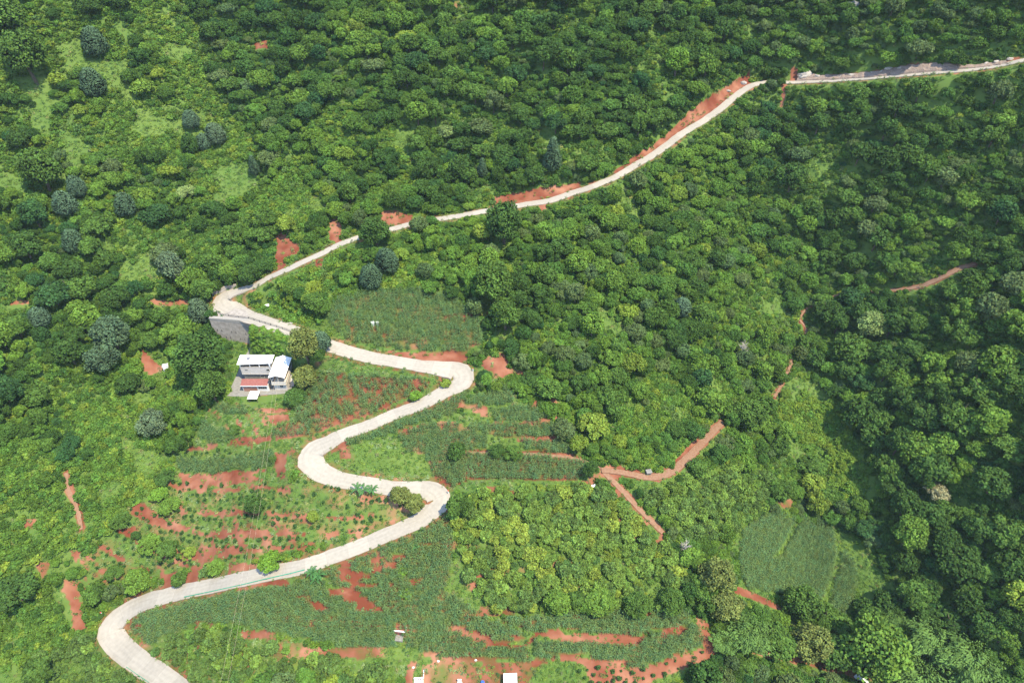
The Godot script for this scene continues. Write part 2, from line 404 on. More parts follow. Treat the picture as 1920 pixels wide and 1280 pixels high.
func _ready() -> void:
	var cam := Camera3D.new()
	cam.name = "camera"
	cam.position = EYE
	cam.rotation.x = -deg_to_rad(PITCH)
	cam.fov = 2.0 * rad_to_deg(atan(640.0 / LENS))
	cam.near = 1.0
	cam.far = 2000.0
	add_child(cam)
	var env := Environment.new()
	var sky_m := ProceduralSkyMaterial.new()
	sky_m.sky_top_color = Color(0.50, 0.60, 0.76)
	sky_m.sky_horizon_color = Color(0.78, 0.85, 0.93)
	sky_m.ground_horizon_color = Color(0.45, 0.5, 0.45)
	sky_m.ground_bottom_color = Color(0.2, 0.25, 0.16)
	sky_m.sky_curve = 0.2
	sky_m.sky_energy_multiplier = 1.35
	var sky := Sky.new()
	sky.sky_material = sky_m
	env.background_mode = Environment.BG_SKY
	env.sky = sky
	env.tonemap_mode = Environment.TONE_MAPPER_LINEAR
	env.tonemap_exposure = 1.86
	env.sdfgi_enabled = true
	env.ssao_enabled = true
	env.ssil_enabled = true
	env.fog_enabled = true
	env.fog_density = 0.00008
	env.fog_light_color = Color(0.80, 0.88, 0.95)
	var we := WorldEnvironment.new()
	we.name = "daylight"
	we.environment = env
	add_child(we)
	var sun := DirectionalLight3D.new()
	sun.name = "sun"
	sun.light_energy = 1.6
	sun.light_color = Color(1.0, 0.95, 0.83)
	sun.light_angular_distance = 0.5
	sun.shadow_enabled = true
	add_child(sun)
	sun.look_at_from_position(Vector3(0.40, 1.0, 0.30) * 100.0, Vector3.ZERO)
	rng.seed = 20240611
	n_big.seed = 11
	n_big.frequency = 0.013
	n_big.fractal_octaves = 2
	n_mid.seed = 23
	n_mid.frequency = 0.06
	n_mid.fractal_octaves = 2
	n_fine.seed = 37
	n_fine.frequency = 0.11
	n_fine.fractal_octaves = 3
	shape_land()
	build_ground()
	build_ways()
	build_farm()
	build_details()
	plant_woods()
	plant_orchards()
	plant_fields()
	plant_grass()

var yard_y := 0.0
var way_low: Array
var way_up: Array
var way_mid: Array
var ways := []

func shape_land() -> void:
	hg.resize(NX * NF)
	for j in NF:
		for i in NX:
			hg[j * NX + i] = relief(X0 + i, F0 + j)
	soil.resize(MX * MF)
	tint.resize(MX * MF)
	keep.resize(MX * MF)
	bare.resize(MX * MF)
	crop.resize(MX * MF)
	wood.resize(MX * MF)
	bench.resize(MX * MF)
	bench.fill(-1.0)
	# terraces
	var mask := PackedFloat32Array()
	mask.resize(NX * NF)
	var terr := plan(TERRACED)
	fill(terr, func(c: int, _x: float, _f: float) -> void:
		var i := c % MX
		var j := c / MX
		if i % 2 == 0 and j % 2 == 0:
			mask[(j / 2) * NX + i / 2] = 1.0)
	for pass_n in 3:
		var soft := mask.duplicate()
		for j in range(1, NF - 1):
			for i in range(1, NX - 1):
				var k := j * NX + i
				soft[k] = (mask[k - 1] + mask[k + 1] + mask[k - NX] + mask[k + NX] + mask[k] * 2.0) / 6.0
		mask = soft
	for j in NF:
		for i in NX:
			var k := j * NX + i
			if mask[k] > 0.01:
				var x := X0 + i
				var f := F0 + j
				var h := hg[k] + n_mid.get_noise_2d(x * 0.5 + 500.0, f * 0.5) * 0.8
				var t := 1.55
				var q := h / t
				var fr := q - floorf(q)
				var h2 := t * (floorf(q) + fr * 0.22 + 0.78 * smoothstep(0.6, 0.98, fr)) + 0.35
				hg[k] += (h2 - h) * mask[k]
				if mask[k] > 0.5:
					for dj in 2:
						for di in 2:
							bench[cell(x + di * 0.5, f + dj * 0.5)] = fr
				if fr > 0.62 and mask[k] > 0.6:
					var s := 0.55 + 1.3 * n_mid.get_noise_2d(x * 0.8, f * 0.8 + 900.0)
					for dj in 2:
						for di in 2:
							var c := cell(x + di * 0.5, f + dj * 0.5)
							soil[c] = clampf(s - 0.1, 0.0, 0.66)
	# roads and the house yard
	var low := spline(ROAD_LOWER, 1.0)
	var mid := spline(ROAD_MIDDLE, 1.0)
	var up := spline(ROAD_UPPER, 1.0)
	var whole := graded(low + mid.slice(1) + up.slice(1), 9)
	way_low = whole
	var yard := plan(YARD)
	var wide := PackedVector2Array()
	var mid_yard := Vector2.ZERO
	for p in yard:
		mid_yard += p / yard.size()
	yard_y = 14.6
	var edge := ground(440, 600)
	print("yard ", yard_y, " road at wall ", edge, " yard mid ", mid_yard)
	# level yard: outline on the level itself, reaching back to the wall
	var yl := PackedVector2Array([Vector2(-90, 153.2), Vector2(-87.4, 152.8), Vector2(-75.3, 150.6), Vector2(-75.0, 147), Vector2(-66, 142.8), Vector2(-60, 140.5), Vector2(-58.5, 136), Vector2(-58.5, 128), Vector2(-62, 124.8), Vector2(-75, 124.8), Vector2(-80, 130), Vector2(-87, 140)])
	for j in range(NF):
		for i in range(60, 340):
			var p := Vector2(X0 + i, F0 + j)
			if p.distance_to(mid_yard) > 60.0:
				continue
			var d := 0.0
			if not Geometry2D.is_point_in_polygon(p, yl):
				d = 1e9
				for e in yl.size():
					d = minf(d, Geometry2D.get_closest_point_to_segment(p, yl[e], yl[(e + 1) % yl.size()]).distance_to(p))
			if d < 14.0:
				var k := j * NX + i
				hg[k] = lerpf(yard_y - 0.05, hg[k], smoothstep(0.0, 14.0, d))
	cut_in(whole, 0.9, 5.0, PackedVector2Array([Vector2(-90, 153.2), Vector2(-87.4, 152.8), Vector2(-75.3, 150.6), Vector2(-75.3, 138), Vector2(-92, 138)]))
	for def in [[TRACK, "dirt_track"], [FOOTPATH, "footpath"], [TERRACE_PATH, "footpath"], [HILL_PATH, "footpath"], [LEFT_PATH, "footpath"]]:
		var w := graded(spline(def[0], 0.8), 4)
		cut_in(w, 0.4, 2.0, PackedVector2Array())
		ways.append([w, def[1]])

func yl_keep() -> PackedVector2Array:
	return PackedVector2Array([Vector2(-77.8, 128.0), Vector2(-74, 127.6), Vector2(-72, 125), Vector2(-67.5, 125), Vector2(-60.5, 129), Vector2(-60.3, 138.8), Vector2(-66, 141.4), Vector2(-70.5, 143.7), Vector2(-73.4, 149.4), Vector2(-77.2, 149.6), Vector2(-77.6, 140)])

func hidden_path(s: Vector2) -> bool:          # stretches of the hill path that trees overhang
	return s.x > 1440 and s.x < 1716 and not (s.y > 592 and s.y < 618 or s.y > 664 and s.y < 690 or s.y > 724 and s.y < 746)

func stamp(way: Array, grow: float, act: Callable) -> void:
	for q in way:
		var p: Vector3 = q[0]
		var r: float = q[1] * 0.5 + grow
		for j in range(int((-p.z - F0 - r) * 2.0), int((-p.z - F0 + r) * 2.0) + 2):
			for i in range(int((p.x - X0 - r) * 2.0), int((p.x - X0 + r) * 2.0) + 2):
				if i >= 0 and j >= 0 and i < MX and j < MF and Vector2(X0 + i * 0.5 - p.x, F0 + j * 0.5 + p.z).length() < r:
					act.call(j * MX + i)

func build_ground() -> void:
	for s in soils():
		var poly := plan(s[0])
		var v: float = s[1]
		fill(poly, func(c: int, _x: float, _f: float) -> void:
			soil[c] = maxf(soil[c], v)
			wood[c] = 1
			if v > 0.55:
				keep[c] = 1)
	var n := 1
	for fd in fields():
		var poly := plan(fd[1])
		var v: float = fd[3]
		var id := n
		fill(poly, func(c: int, _x: float, _f: float) -> void:
			if soil[c] < 0.7:
				crop[c] = id
			soil[c] = maxf(soil[c], v)
			tint[c] = -0.6
			keep[c] = 1
			wood[c] = 1)
		n += 1
	for o in orchards():
		fill(plan(o[1]), func(c: int, _x: float, _f: float) -> void: wood[c] = 1)
	fill(plan(SAPLINGS), func(c: int, _x: float, _f: float) -> void:
		wood[c] = 1
		keep[c] = 1
		soil[c] = maxf(soil[c], 0.38))
	for o in [[475, 640, 545, 640, 640, 665, 720, 690, 840, 700, 855, 720, 800, 750, 640, 810, 560, 860, 560, 880, 500, 905, 330, 905, 320, 870, 390, 770, 470, 748, 545, 740, 560, 690], [600, 870, 640, 840, 860, 780, 950, 720, 1000, 770, 1090, 850, 1110, 900, 980, 900, 840, 920, 700, 905], [560, 1060, 700, 1010, 830, 940, 860, 1100, 940, 1160, 1290, 1145, 1340, 1220, 1250, 1290, 760, 1290, 740, 1220, 560, 1200], [1380, 1000, 1440, 958, 1560, 985, 1610, 1040, 1600, 1150, 1540, 1125, 1390, 1105], [430, 640, 555, 650, 560, 745, 430, 750], [1562, 990, 1600, 1005, 1630, 1040, 1672, 1098, 1640, 1118, 1612, 1110, 1606, 1060], [400, 595, 480, 605, 470, 650, 420, 640], [470, 612, 545, 625, 540, 650, 490, 650], [600, 610, 640, 560, 700, 545, 830, 552, 900, 600, 905, 655, 640, 640]]:
		fill(plan(o), func(c: int, _x: float, _f: float) -> void:
			wood[c] = 1
			keep[c] = 1)
	stamp(way_low, 1.4, func(c: int) -> void:
		soil[c] = maxf(soil[c], 0.5)
		wood[c] = 1
		crop[c] = 0)
	fill(yl_keep(), func(c: int, _x: float, _f: float) -> void:
		bare[c] = 1
		keep[c] = 1
		wood[c] = 1)
	var shown := []
	for q in way_low:
		var s := seen_at(q[0])
		if s.y < 480 and ((s.x > 545 and s.x < 570) or (s.x > 604 and s.x < 634) or (s.x > 646 and s.x < 735) or (s.x > 765 and s.x < 832) or (s.x > 858 and s.x < 892) or (s.x > 1412 and s.x < 1474)):
			continue
		shown.append(q)
	stamp(shown, 0.5, func(c: int) -> void: keep[c] = 1)
	stamp(way_low, -0.1, func(c: int) -> void: bare[c] = 1)
	for line in BANDS_LEFT + BANDS_RIGHT:
		var trip := []
		for i in range(0, line.size(), 2):
			trip.append_array([line[i], line[i + 1], 0.7])
		var way := spline(trip, 0.5)
		var broken := way.filter(func(q): return n_fine.get_noise_2d(q[0].x * 1.6, q[0].z * 1.6) > -0.12)
		stamp(broken, 0.15, func(c: int) -> void:
			soil[c] = maxf(soil[c], 0.85)
			crop[c] = 0)
	for w in ways:
		stamp(w[0], 0.55, func(c: int) -> void:
			soil[c] = maxf(soil[c], 0.75)
			wood[c] = 1
			crop[c] = 0)
		stamp(w[0], -0.05, func(c: int) -> void: bare[c] = 1)
		stamp(w[0].filter(func(q): return not hidden_path(seen_at(q[0]))), 0.7, func(c: int) -> void: keep[c] = 1)
	# ground colour: red earth, and grass darkened to shade gaps between tufts
	var tw := 2048
	var th := 1434
	var im := Image.create_from_data(MX, MF, false, Image.FORMAT_RF, soil.to_byte_array())
	im.resize(tw, th, Image.INTERPOLATE_BILINEAR)
	var sd := im.get_data().to_float32_array()
	var im2 := Image.create_from_data(MX, MF, false, Image.FORMAT_RF, tint.to_byte_array())
	im2.resize(tw, th, Image.INTERPOLATE_BILINEAR)
	var td := im2.get_data().to_float32_array()
	var na := FastNoiseLite.new()
	na.seed = 5
	na.frequency = 0.05
	na.fractal_octaves = 5
	var grain := na.get_image(tw, th, false, false, true).get_data()
	na.seed = 9
	na.frequency = 0.012
	na.fractal_octaves = 3
	var broad := na.get_image(tw, th, false, false, true).get_data()
	var g_dull := Color(0.075, 0.115, 0.035).linear_to_srgb()
	var g_mid := Color(0.058, 0.112, 0.024).linear_to_srgb()
	var g_yel := Color(0.125, 0.175, 0.040).linear_to_srgb()
	var s_dark := Color(0.135, 0.038, 0.021).linear_to_srgb()
	var s_pale := Color(0.285, 0.138, 0.086).linear_to_srgb()
	var lut := PackedByteArray()
	lut.resize(64 * 64 * 3)
	for a in 64:
		for b in 64:
			var t := a / 63.0
			var g := g_mid.lerp(g_yel, t)
			var s := s_dark.lerp(s_pale, clampf(t * 2.2 - 0.6, 0, 1))
			var q := smoothstep(0.3, 0.7, b / 63.0)
			var c := g.lerp(s, q)
			lut[(a * 64 + b) * 3] = c.r8
			lut[(a * 64 + b) * 3 + 1] = c.g8
			lut[(a * 64 + b) * 3 + 2] = c.b8
	var px := PackedByteArray()
	px.resize(tw * th * 3)
	for k in tw * th:
		var t := (grain[k] + broad[k]) * 0.00196 + td[k] * 0.25
		var q := sd[k] + (grain[k] - 128) * 0.0022
		var a := int(clampf(t * 63.0, 0.0, 63.0))
		var b := int(clampf(q * 63.0, 0.0, 63.0))
		var l := (a * 64 + b) * 3
		px[k * 3] = lut[l]
		px[k * 3 + 1] = lut[l + 1]
		px[k * 3 + 2] = lut[l + 2]
	var gm := StandardMaterial3D.new()
	gm.resource_name = "earth_and_grass"
	gm.albedo_texture = ImageTexture.create_from_image(Image.create_from_data(tw, th, false, Image.FORMAT_RGB8, px))
	gm.roughness = 0.95
	gm.metallic_specular = 0.2
	var verts := PackedVector3Array()
	var norms := PackedVector3Array()
	var uvs := PackedVector2Array()
	verts.resize(NX * NF)
	norms.resize(NX * NF)
	uvs.resize(NX * NF)
	for j in NF:
		for i in NX:
			var k := j * NX + i
			verts[k] = Vector3(X0 + i, hg[k], -(F0 + j))
			var dx := hg[j * NX + mini(i + 1, NX - 1)] - hg[j * NX + maxi(i - 1, 0)]
			var df := hg[mini(j + 1, NF - 1) * NX + i] - hg[maxi(j - 1, 0) * NX + i]
			norms[k] = Vector3(-dx, 2.0, df).normalized()
			uvs[k] = Vector2(float(i) / (NX - 1), float(j) / (NF - 1))
	var idx := PackedInt32Array()
	idx.resize((NX - 1) * (NF - 1) * 6)
	var w := 0
	for j in NF - 1:
		for i in NX - 1:
			var k := j * NX + i
			for v in [k, k + NX, k + NX + 1, k, k + NX + 1, k + 1]:
				idx[w] = v
				w += 1
	var arr := []
	arr.resize(Mesh.ARRAY_MAX)
	arr[Mesh.ARRAY_VERTEX] = verts
	arr[Mesh.ARRAY_NORMAL] = norms
	arr[Mesh.ARRAY_TEX_UV] = uvs
	arr[Mesh.ARRAY_INDEX] = idx
	var me := ArrayMesh.new()
	me.add_surface_from_arrays(Mesh.PRIMITIVE_TRIANGLES, arr)
	tag(put("hillside", me, gm), "grassy red earth hillside with terraces, banks and ravines", "terrain", "", "structure")

func build_ways() -> void:
	var concrete := paint("worn_concrete", Color.WHITE, 0.9)
	concrete.albedo_color = Color.WHITE
	var rw := 96
	var rh := 1024
	var streak := FastNoiseLite.new()
	streak.seed = 4
	streak.frequency = 0.02
	streak.fractal_octaves = 4
	var im3 := Image.create_empty(rw, rh, false, Image.FORMAT_RGB8)
	for y in rh:
		var slab_n := y / 128
		var slab_t := 1.0 + 0.05 * sin(slab_n * 2.7) + 0.03 * sin(slab_n * 5.1)
		for x in rw:
			var u := float(x) / rw
			var t := slab_t + 0.10 * streak.get_noise_2d(x * 5.0, y * 0.35) + 0.10 * streak.get_noise_2d(x * 3.0 + 900.0, y * 2.0)
			for lane in [0.30, 0.44, 0.58, 0.72]:
				t -= 0.05 * exp(-pow((u - lane) / 0.03, 2.0))
			var mud := smoothstep(0.30, 0.0, minf(u, 1.0 - u)) * (0.55 + 1.1 * streak.get_noise_2d(x * 2.0, y * 1.2 + 300.0))
			if y % 128 < 2:
				t -= 0.12
			var cc := Color(0.300, 0.272, 0.230) * t
			cc = cc.lerp(Color(0.22, 0.13, 0.08), clampf(mud, 0.0, 0.6))
			im3.set_pixel(x, y, cc.linear_to_srgb())
	concrete.albedo_texture = ImageTexture.create_from_image(im3)
	tag(put("road", ribbon(way_low, 0.12, 0.5), concrete), "pale concrete road winding down the hillside in hairpin bends", "road", "", "structure")
	var dirt := paint("trodden_earth", Color(0.55, 0.33, 0.20), 0.95)
	dirt.albedo_color = Color.WHITE
	dirt.albedo_texture = noise_tex(0.02, Color(0.17, 0.080, 0.045).linear_to_srgb(), Color(0.25, 0.155, 0.098).linear_to_srgb())
	dirt.uv1_triplanar = true
	dirt.uv1_world_triplanar = true
	dirt.uv1_scale = Vector3.ONE * 0.12
	var said := ["pale red dirt track curving up into the central wood", "trodden earth footpath running down beside the orchard", "narrow earth path along the terrace edge above the orchard", "red hill path climbing through the right-hand wood", "sandy path dropping through the shrubs at the left"]
	for i in ways.size():
		tag(put(ways[i][1], ribbon(ways[i][0], 0.10, 0.3), dirt), said[i], "path", "", "structure")

# ---------------------------------------------------------------- leaves and plants
class Leaves:
	var v := PackedVector3Array()
	var n := PackedVector3Array()
	var c := PackedColorArray()
	var ix := PackedInt32Array()

	func blade(p: Vector3, out: Vector3, along: Vector3, wide: float, long: float, tone: Color, bend := 0.15) -> void:   # a kite with a fold along its rib
		var side := along.cross(out).normalized() * wide * 0.5
		var k := v.size()
		var drop := out * (-bend * wide)
		v.append(p - along * long * 0.5)
		v.append(p + side + drop)
		v.append(p + along * long * 0.5 + drop * 0.6)
		v.append(p - side + drop)
		for i in 4:
			n.append(out)
			c.append(tone)
		for i in [0, 3, 2, 0, 2, 1]:
			ix.append(k + i)

	func strip(points: Array, widths: Array, across: Vector3, tone: Color) -> void:
		var k := v.size()
		for i in points.size():
			var a: Vector3 = points[mini(i + 1, points.size() - 1)] - points[maxi(i - 1, 0)]
			var nn := across.cross(a).normalized()
			if nn.y < 0.0:
				nn = -nn
			for s in [-0.5, 0.5]:
				v.append(points[i] + across * widths[i] * s)
				n.append(nn)
				c.append(tone)
		for i in points.size() - 1:
			for q in [0, 2, 3, 0, 3, 1]:
				ix.append(k + i * 2 + q)

	func ball(o: Vector3, r: Vector3, tone: Color, rough: FastNoiseLite) -> void:
		var k := v.size()
		var rings := 5
		var segs := 8
		for j in rings + 1:
			var t := PI * j / rings
			for i in segs:
				var a := TAU * i / segs
				var d := Vector3(sin(t) * cos(a), cos(t), sin(t) * sin(a))
				v.append(o + d * r * (1.0 + 0.5 * rough.get_noise_3dv((o + d) * 9.0)))
				n.append(d)
				c.append(tone)
		for j in rings:
			for i in segs:
				var a := k + j * segs + i
				var b := k + j * segs + (i + 1) % segs
				for q in [a, b, b + segs, a, b + segs, a + segs]:
					ix.append(q)

	func mesh() -> ArrayMesh:
		var arr := []
		arr.resize(Mesh.ARRAY_MAX)
		arr[Mesh.ARRAY_VERTEX] = v
		arr[Mesh.ARRAY_NORMAL] = n
		arr[Mesh.ARRAY_COLOR] = c
		arr[Mesh.ARRAY_INDEX] = ix
		var m := ArrayMesh.new()
		m.add_surface_from_arrays(Mesh.PRIMITIVE_TRIANGLES, arr)
		return m

func any_dir() -> Vector3:
	var y := rng.randf_range(-1.0, 1.0)
	var a := rng.randf() * TAU
	var s := sqrt(1.0 - y * y)
	return Vector3(s * cos(a), y, s * sin(a))

func grey(t: float, warm := 0.0) -> Color:
	return Color(clampf(t * (1.0 + warm), 0, 1), clampf(t, 0, 1), clampf(t * (1.0 - warm), 0, 1))

# crown of radius 1 whose foot is at y = 0: lumps of foliage, each a shell of small leaf sprays
func crown_shape(lumps: int, tall: float, leaf: float, count: int, spread := 0.62, low := -0.25, size := 0.42) -> ArrayMesh:
	var L := Leaves.new()
	var cs := []
	cs.append([Vector3(rng.randf_range(-0.12, 0.12), tall * 0.45, rng.randf_range(-0.12, 0.12)), 0.5, 0.72])
	var tries := 0
	while cs.size() < lumps and tries < 400:
		tries += 1
		var d := any_dir()
		if d.y < low:
			continue
		var r := rng.randf_range(size * 0.55, size * 1.2)
		var o := Vector3(d.x * spread, tall * 0.5 + d.y * (tall * 0.5 - r * 0.6), d.z * spread) * Vector3(1.0, 1.0, 1.0)
		var ok := true
		for q in cs.slice(1):
			if o.distance_to(q[0]) < 0.46 * (r + q[1]) + 0.08:
				ok = false
		if ok or tries > 250:
			cs.append([o, r, rng.randf_range(0.55, 0.95)])
	for q in cs:
		L.ball(q[0], Vector3.ONE * q[1] * 0.58, grey(q[2] * 0.85), n_fine)  # core ball added in each lump to block light and darken gaps
	var area := 0.0
	for q in cs:
		area += q[1] * q[1]
	for q in cs:
		var n := int(count * q[1] * q[1] / area)
		for k in n:
			var d := any_dir()
			if d.y < -0.55 and rng.randf() < 0.6:
				d.y = -d.y
			var p: Vector3 = q[0] + d * q[1] * rng.randf_range(0.62, 1.16)
			var hidden := false
			for w in cs:
				if w != q and p.distance_to(w[0]) < w[1] * 0.72:
					hidden = true
					break
			if hidden:
				continue
			var out := (d * 0.7 + any_dir() * 0.85 + Vector3(0, 0.3, 0)).normalized()
			var along := (any_dir() + Vector3(0, -0.2, 0)).cross(out).normalized()
			var t: float = q[2] * rng.randf_range(0.68, 1.18)
			var s := leaf * rng.randf_range(0.65, 1.35)
			L.blade(p, out, along, s * 0.8, s, grey(t, rng.randf_range(-0.08, 0.14)))
	return L.mesh()

# a pine-like crown: whorls of small tufts in a blunt cone
func pine_shape(count: int, blunt: float, tall: float) -> ArrayMesh:
	var L := Leaves.new()
	var cs := []
	for k in 44:
		var t := (k + 0.5) / 44.0
		var w := pow(1.0 - t, blunt) * 0.85 + 0.08
		if t < 0.18:
			w *= 0.55 + 2.5 * t
		var a := k * 2.39996 + rng.randf() * 0.6
		cs.append([Vector3(cos(a) * w * 0.72, t * tall + 0.08, sin(a) * w * 0.72), 0.17 + 0.15 * w, rng.randf_range(0.72, 0.95)])
	for q in cs:
		L.ball(q[0], Vector3.ONE * q[1] * 0.7, grey(q[2] * 0.95), n_fine)
		L.ball(Vector3(0, q[0].y, 0), Vector3(0.4 * (1.2 - q[0].y / tall), 0.12, 0.4 * (1.2 - q[0].y / tall)), grey(0.6), n_fine)
		for n in count / 44:
			var d := any_dir()
			var p: Vector3 = q[0] + d * q[1] * rng.randf_range(0.7, 1.15)
			var out := (d + any_dir() * 0.4 + Vector3(p.x, 0.5, p.z) * 0.7).normalized()
			var along := (Vector3(p.x, 0.3, p.z).normalized() + any_dir() * 0.7).normalized()
			var s := 0.085 * rng.randf_range(0.7, 1.4)
			L.blade(p, out, along, s * 0.6, s * 1.3, grey(minf(q[2] * rng.randf_range(0.92, 1.08), 1.0), -0.03))
	return L.mesh()

# bamboo: culms that arch outward under hanging sprays of narrow leaves
func bamboo_shape(culms: int) -> ArrayMesh:
	var L := Leaves.new()
	for k in culms:
		var a := rng.randf() * TAU
		var reach := sqrt(rng.randf()) * 0.95
		var top := 1.75 - reach * 0.45 + rng.randf_range(-0.15, 0.15)
		var tone := rng.randf_range(0.66, 0.98)
		var dir := Vector3(cos(a), 0, sin(a))
		for s in 190:
			var t := rng.randf_range(0.3, 1.0)
			var c := dir * (reach * t * t + 0.1) + Vector3.UP * top * (1.6 * t - 0.75 * t * t)
			var fan := any_dir() * (0.06 + 0.17 * sin(t * PI * 0.9))
			var p := c + fan
			var out := (Vector3(fan.x, 0.12, fan.z).normalized() + any_dir() * 0.5 + Vector3.UP * 0.4).normalized()
			var along := (dir * 0.6 + Vector3.DOWN * rng.randf_range(0.1, 0.9) + any_dir() * 0.35).normalized()
			L.blade(p, out, along, 0.045, rng.randf_range(0.07, 0.14), grey(tone * rng.randf_range(0.75, 1.1), 0.04), 0.1)
	return L.mesh()

func culm_shape() -> ArrayMesh:
	var st := SurfaceTool.new()
	st.begin(Mesh.PRIMITIVE_TRIANGLES)
	for k in 16:
		var a := rng.randf() * TAU
		var d := Vector3(cos(a), 0, sin(a))
		limb(st, d * 0.12, d * rng.randf_range(0.3, 0.6) + Vector3.UP * 1.2, 0.018, 0.008, 5)
	st.generate_normals()
	return st.commit()

func limb(st: SurfaceTool, a: Vector3, b: Vector3, ra: float, rb: float, sides := 7) -> void:
	var ax := (b - a).normalized()
	var u := ax.cross(Vector3(0.3, 0.1, 1.0)).normalized()
	var w := ax.cross(u)
	for i in sides:
		var q := []
		for k in [i, i + 1]:
			var t: float = TAU * k / sides
			q.append(a + (u * cos(t) + w * sin(t)) * ra)
			q.append(b + (u * cos(t) + w * sin(t)) * rb)
		for p in [q[0], q[1], q[3], q[0], q[3], q[2]]:
			st.add_vertex(p)

func trunk_shape(high: float, r: float, forks: int) -> ArrayMesh:      # unit tree: crown radius 1
	var st := SurfaceTool.new()
	st.begin(Mesh.PRIMITIVE_TRIANGLES)
	st.set_smooth_group(1)
	var mid := Vector3(rng.randf_range(-0.06, 0.06), high * 0.55, rng.randf_range(-0.06, 0.06))
	limb(st, Vector3(0, -0.35, 0), Vector3(0, 0.05, 0), r * 1.5, r * 1.1)
	limb(st, Vector3(0, 0.05, 0), mid, r * 1.1, r * 0.85)
	for k in forks:
		var a := TAU * (k + rng.randf() * 0.5) / forks
		var e := mid + Vector3(cos(a) * 0.38, high * rng.randf_range(0.45, 0.75), sin(a) * 0.38)
		limb(st, mid, e, r * 0.6, r * 0.25, 6)
		limb(st, e, e + Vector3(cos(a + 0.7) * 0.2, 0.22, sin(a + 0.7) * 0.2), r * 0.25, r * 0.08, 5)
	st.generate_normals()
	return st.commit()

func maize_shape() -> ArrayMesh:                   # about 2 m tall
	var L := Leaves.new()
	L.strip([Vector3.ZERO, Vector3(0, 1.0, 0), Vector3(0.02, 1.85, 0)], [0.05, 0.04, 0.02], Vector3(1, 0, 0), Color(0.8, 0.9, 0.7))
	for k in 9:
		var a := k * 2.6 + rng.randf() * 0.6
		var d := Vector3(cos(a), 0, sin(a))
		var y := 0.35 + k * 0.17
		var l := rng.randf_range(0.5, 0.75) * (1.0 - 0.25 * absf(k - 4) / 4.0)
		var t := rng.randf_range(0.7, 1.0)
		L.strip([Vector3(0, y, 0), Vector3(0, y + 0.22, 0) + d * l * 0.4, Vector3(0, y + 0.18, 0) + d * l * 0.8, Vector3(0, y - 0.1, 0) + d * l * 1.05], [0.05, 0.09, 0.07, 0.02], d.cross(Vector3.UP), Color(t * 0.95, t, t * 0.95))
	for k in 5:
		var a := k * 1.26
		L.strip([Vector3(0, 1.8, 0), Vector3(cos(a) * 0.1, 2.08, sin(a) * 0.1)], [0.07, 0.04], Vector3(-sin(a), 0, cos(a)), Color(1.0, 0.85, 0.9))
	return L.mesh()

func weed_shape(count: int, spread: float, high: float, leaf: float) -> ArrayMesh:
	var L := Leaves.new()
	for k in count:
		var a := rng.randf() * TAU
		var r := sqrt(rng.randf()) * spread
		var y := high * (1.0 - 0.6 * r / spread) * rng.randf_range(0.3, 1.0)
		var d := Vector3(cos(a), 0, sin(a))
		var out := (Vector3.UP * 0.9 + d * 0.35 + any_dir() * 0.55).normalized()
		var along := (d + any_dir() * 0.8).cross(out).cross(out).normalized()
		var s := leaf * rng.randf_range(0.6, 1.4)
		L.blade(d * r + Vector3.UP * y, out, along, s * 0.6, s, grey(rng.randf_range(0.68, 1.0), rng.randf_range(-0.1, 0.18)))
	return L.mesh()

func banana_shape(leaves: int) -> ArrayMesh:       # metres
	var L := Leaves.new()
	for k in leaves:
		var a := k * 2.4 + rng.randf() * 0.4
		var d := Vector3(cos(a), 0, sin(a))
		var side := d.cross(Vector3.UP)
		var l := rng.randf_range(1.7, 2.4)
		var up := rng.randf_range(0.5, 1.2)
		var t := rng.randf_range(0.75, 1.0)
		var o := Vector3(0, 2.3, 0)
		var pts := [o, o + d * l * 0.25 + Vector3.UP * up * 0.7, o + d * l * 0.55 + Vector3.UP * up, o + d * l * 0.8 + Vector3.UP * up * 0.75, o + d * l + Vector3.UP * up * 0.2]
		for s in [-1.0, 1.0]:                       # two halves that droop from the rib
			var edge := []
			for i in 5:
				edge.append(pts[i] + side * s * [0.03, 0.14, 0.17, 0.14, 0.03][i] + Vector3.DOWN * [0.0, 0.06, 0.08, 0.07, 0.02][i])
			L.strip(edge, [0.05, 0.27, 0.33, 0.27, 0.05], (side + Vector3.DOWN * 0.45 * s).normalized(), grey(t))
	return L.mesh()

func banana_stem() -> ArrayMesh:
	var st := SurfaceTool.new()
	st.begin(Mesh.PRIMITIVE_TRIANGLES)
	limb(st, Vector3(0, -0.3, 0), Vector3(0, 2.35, 0), 0.17, 0.10, 9)
	st.generate_normals()
	return st.commit()

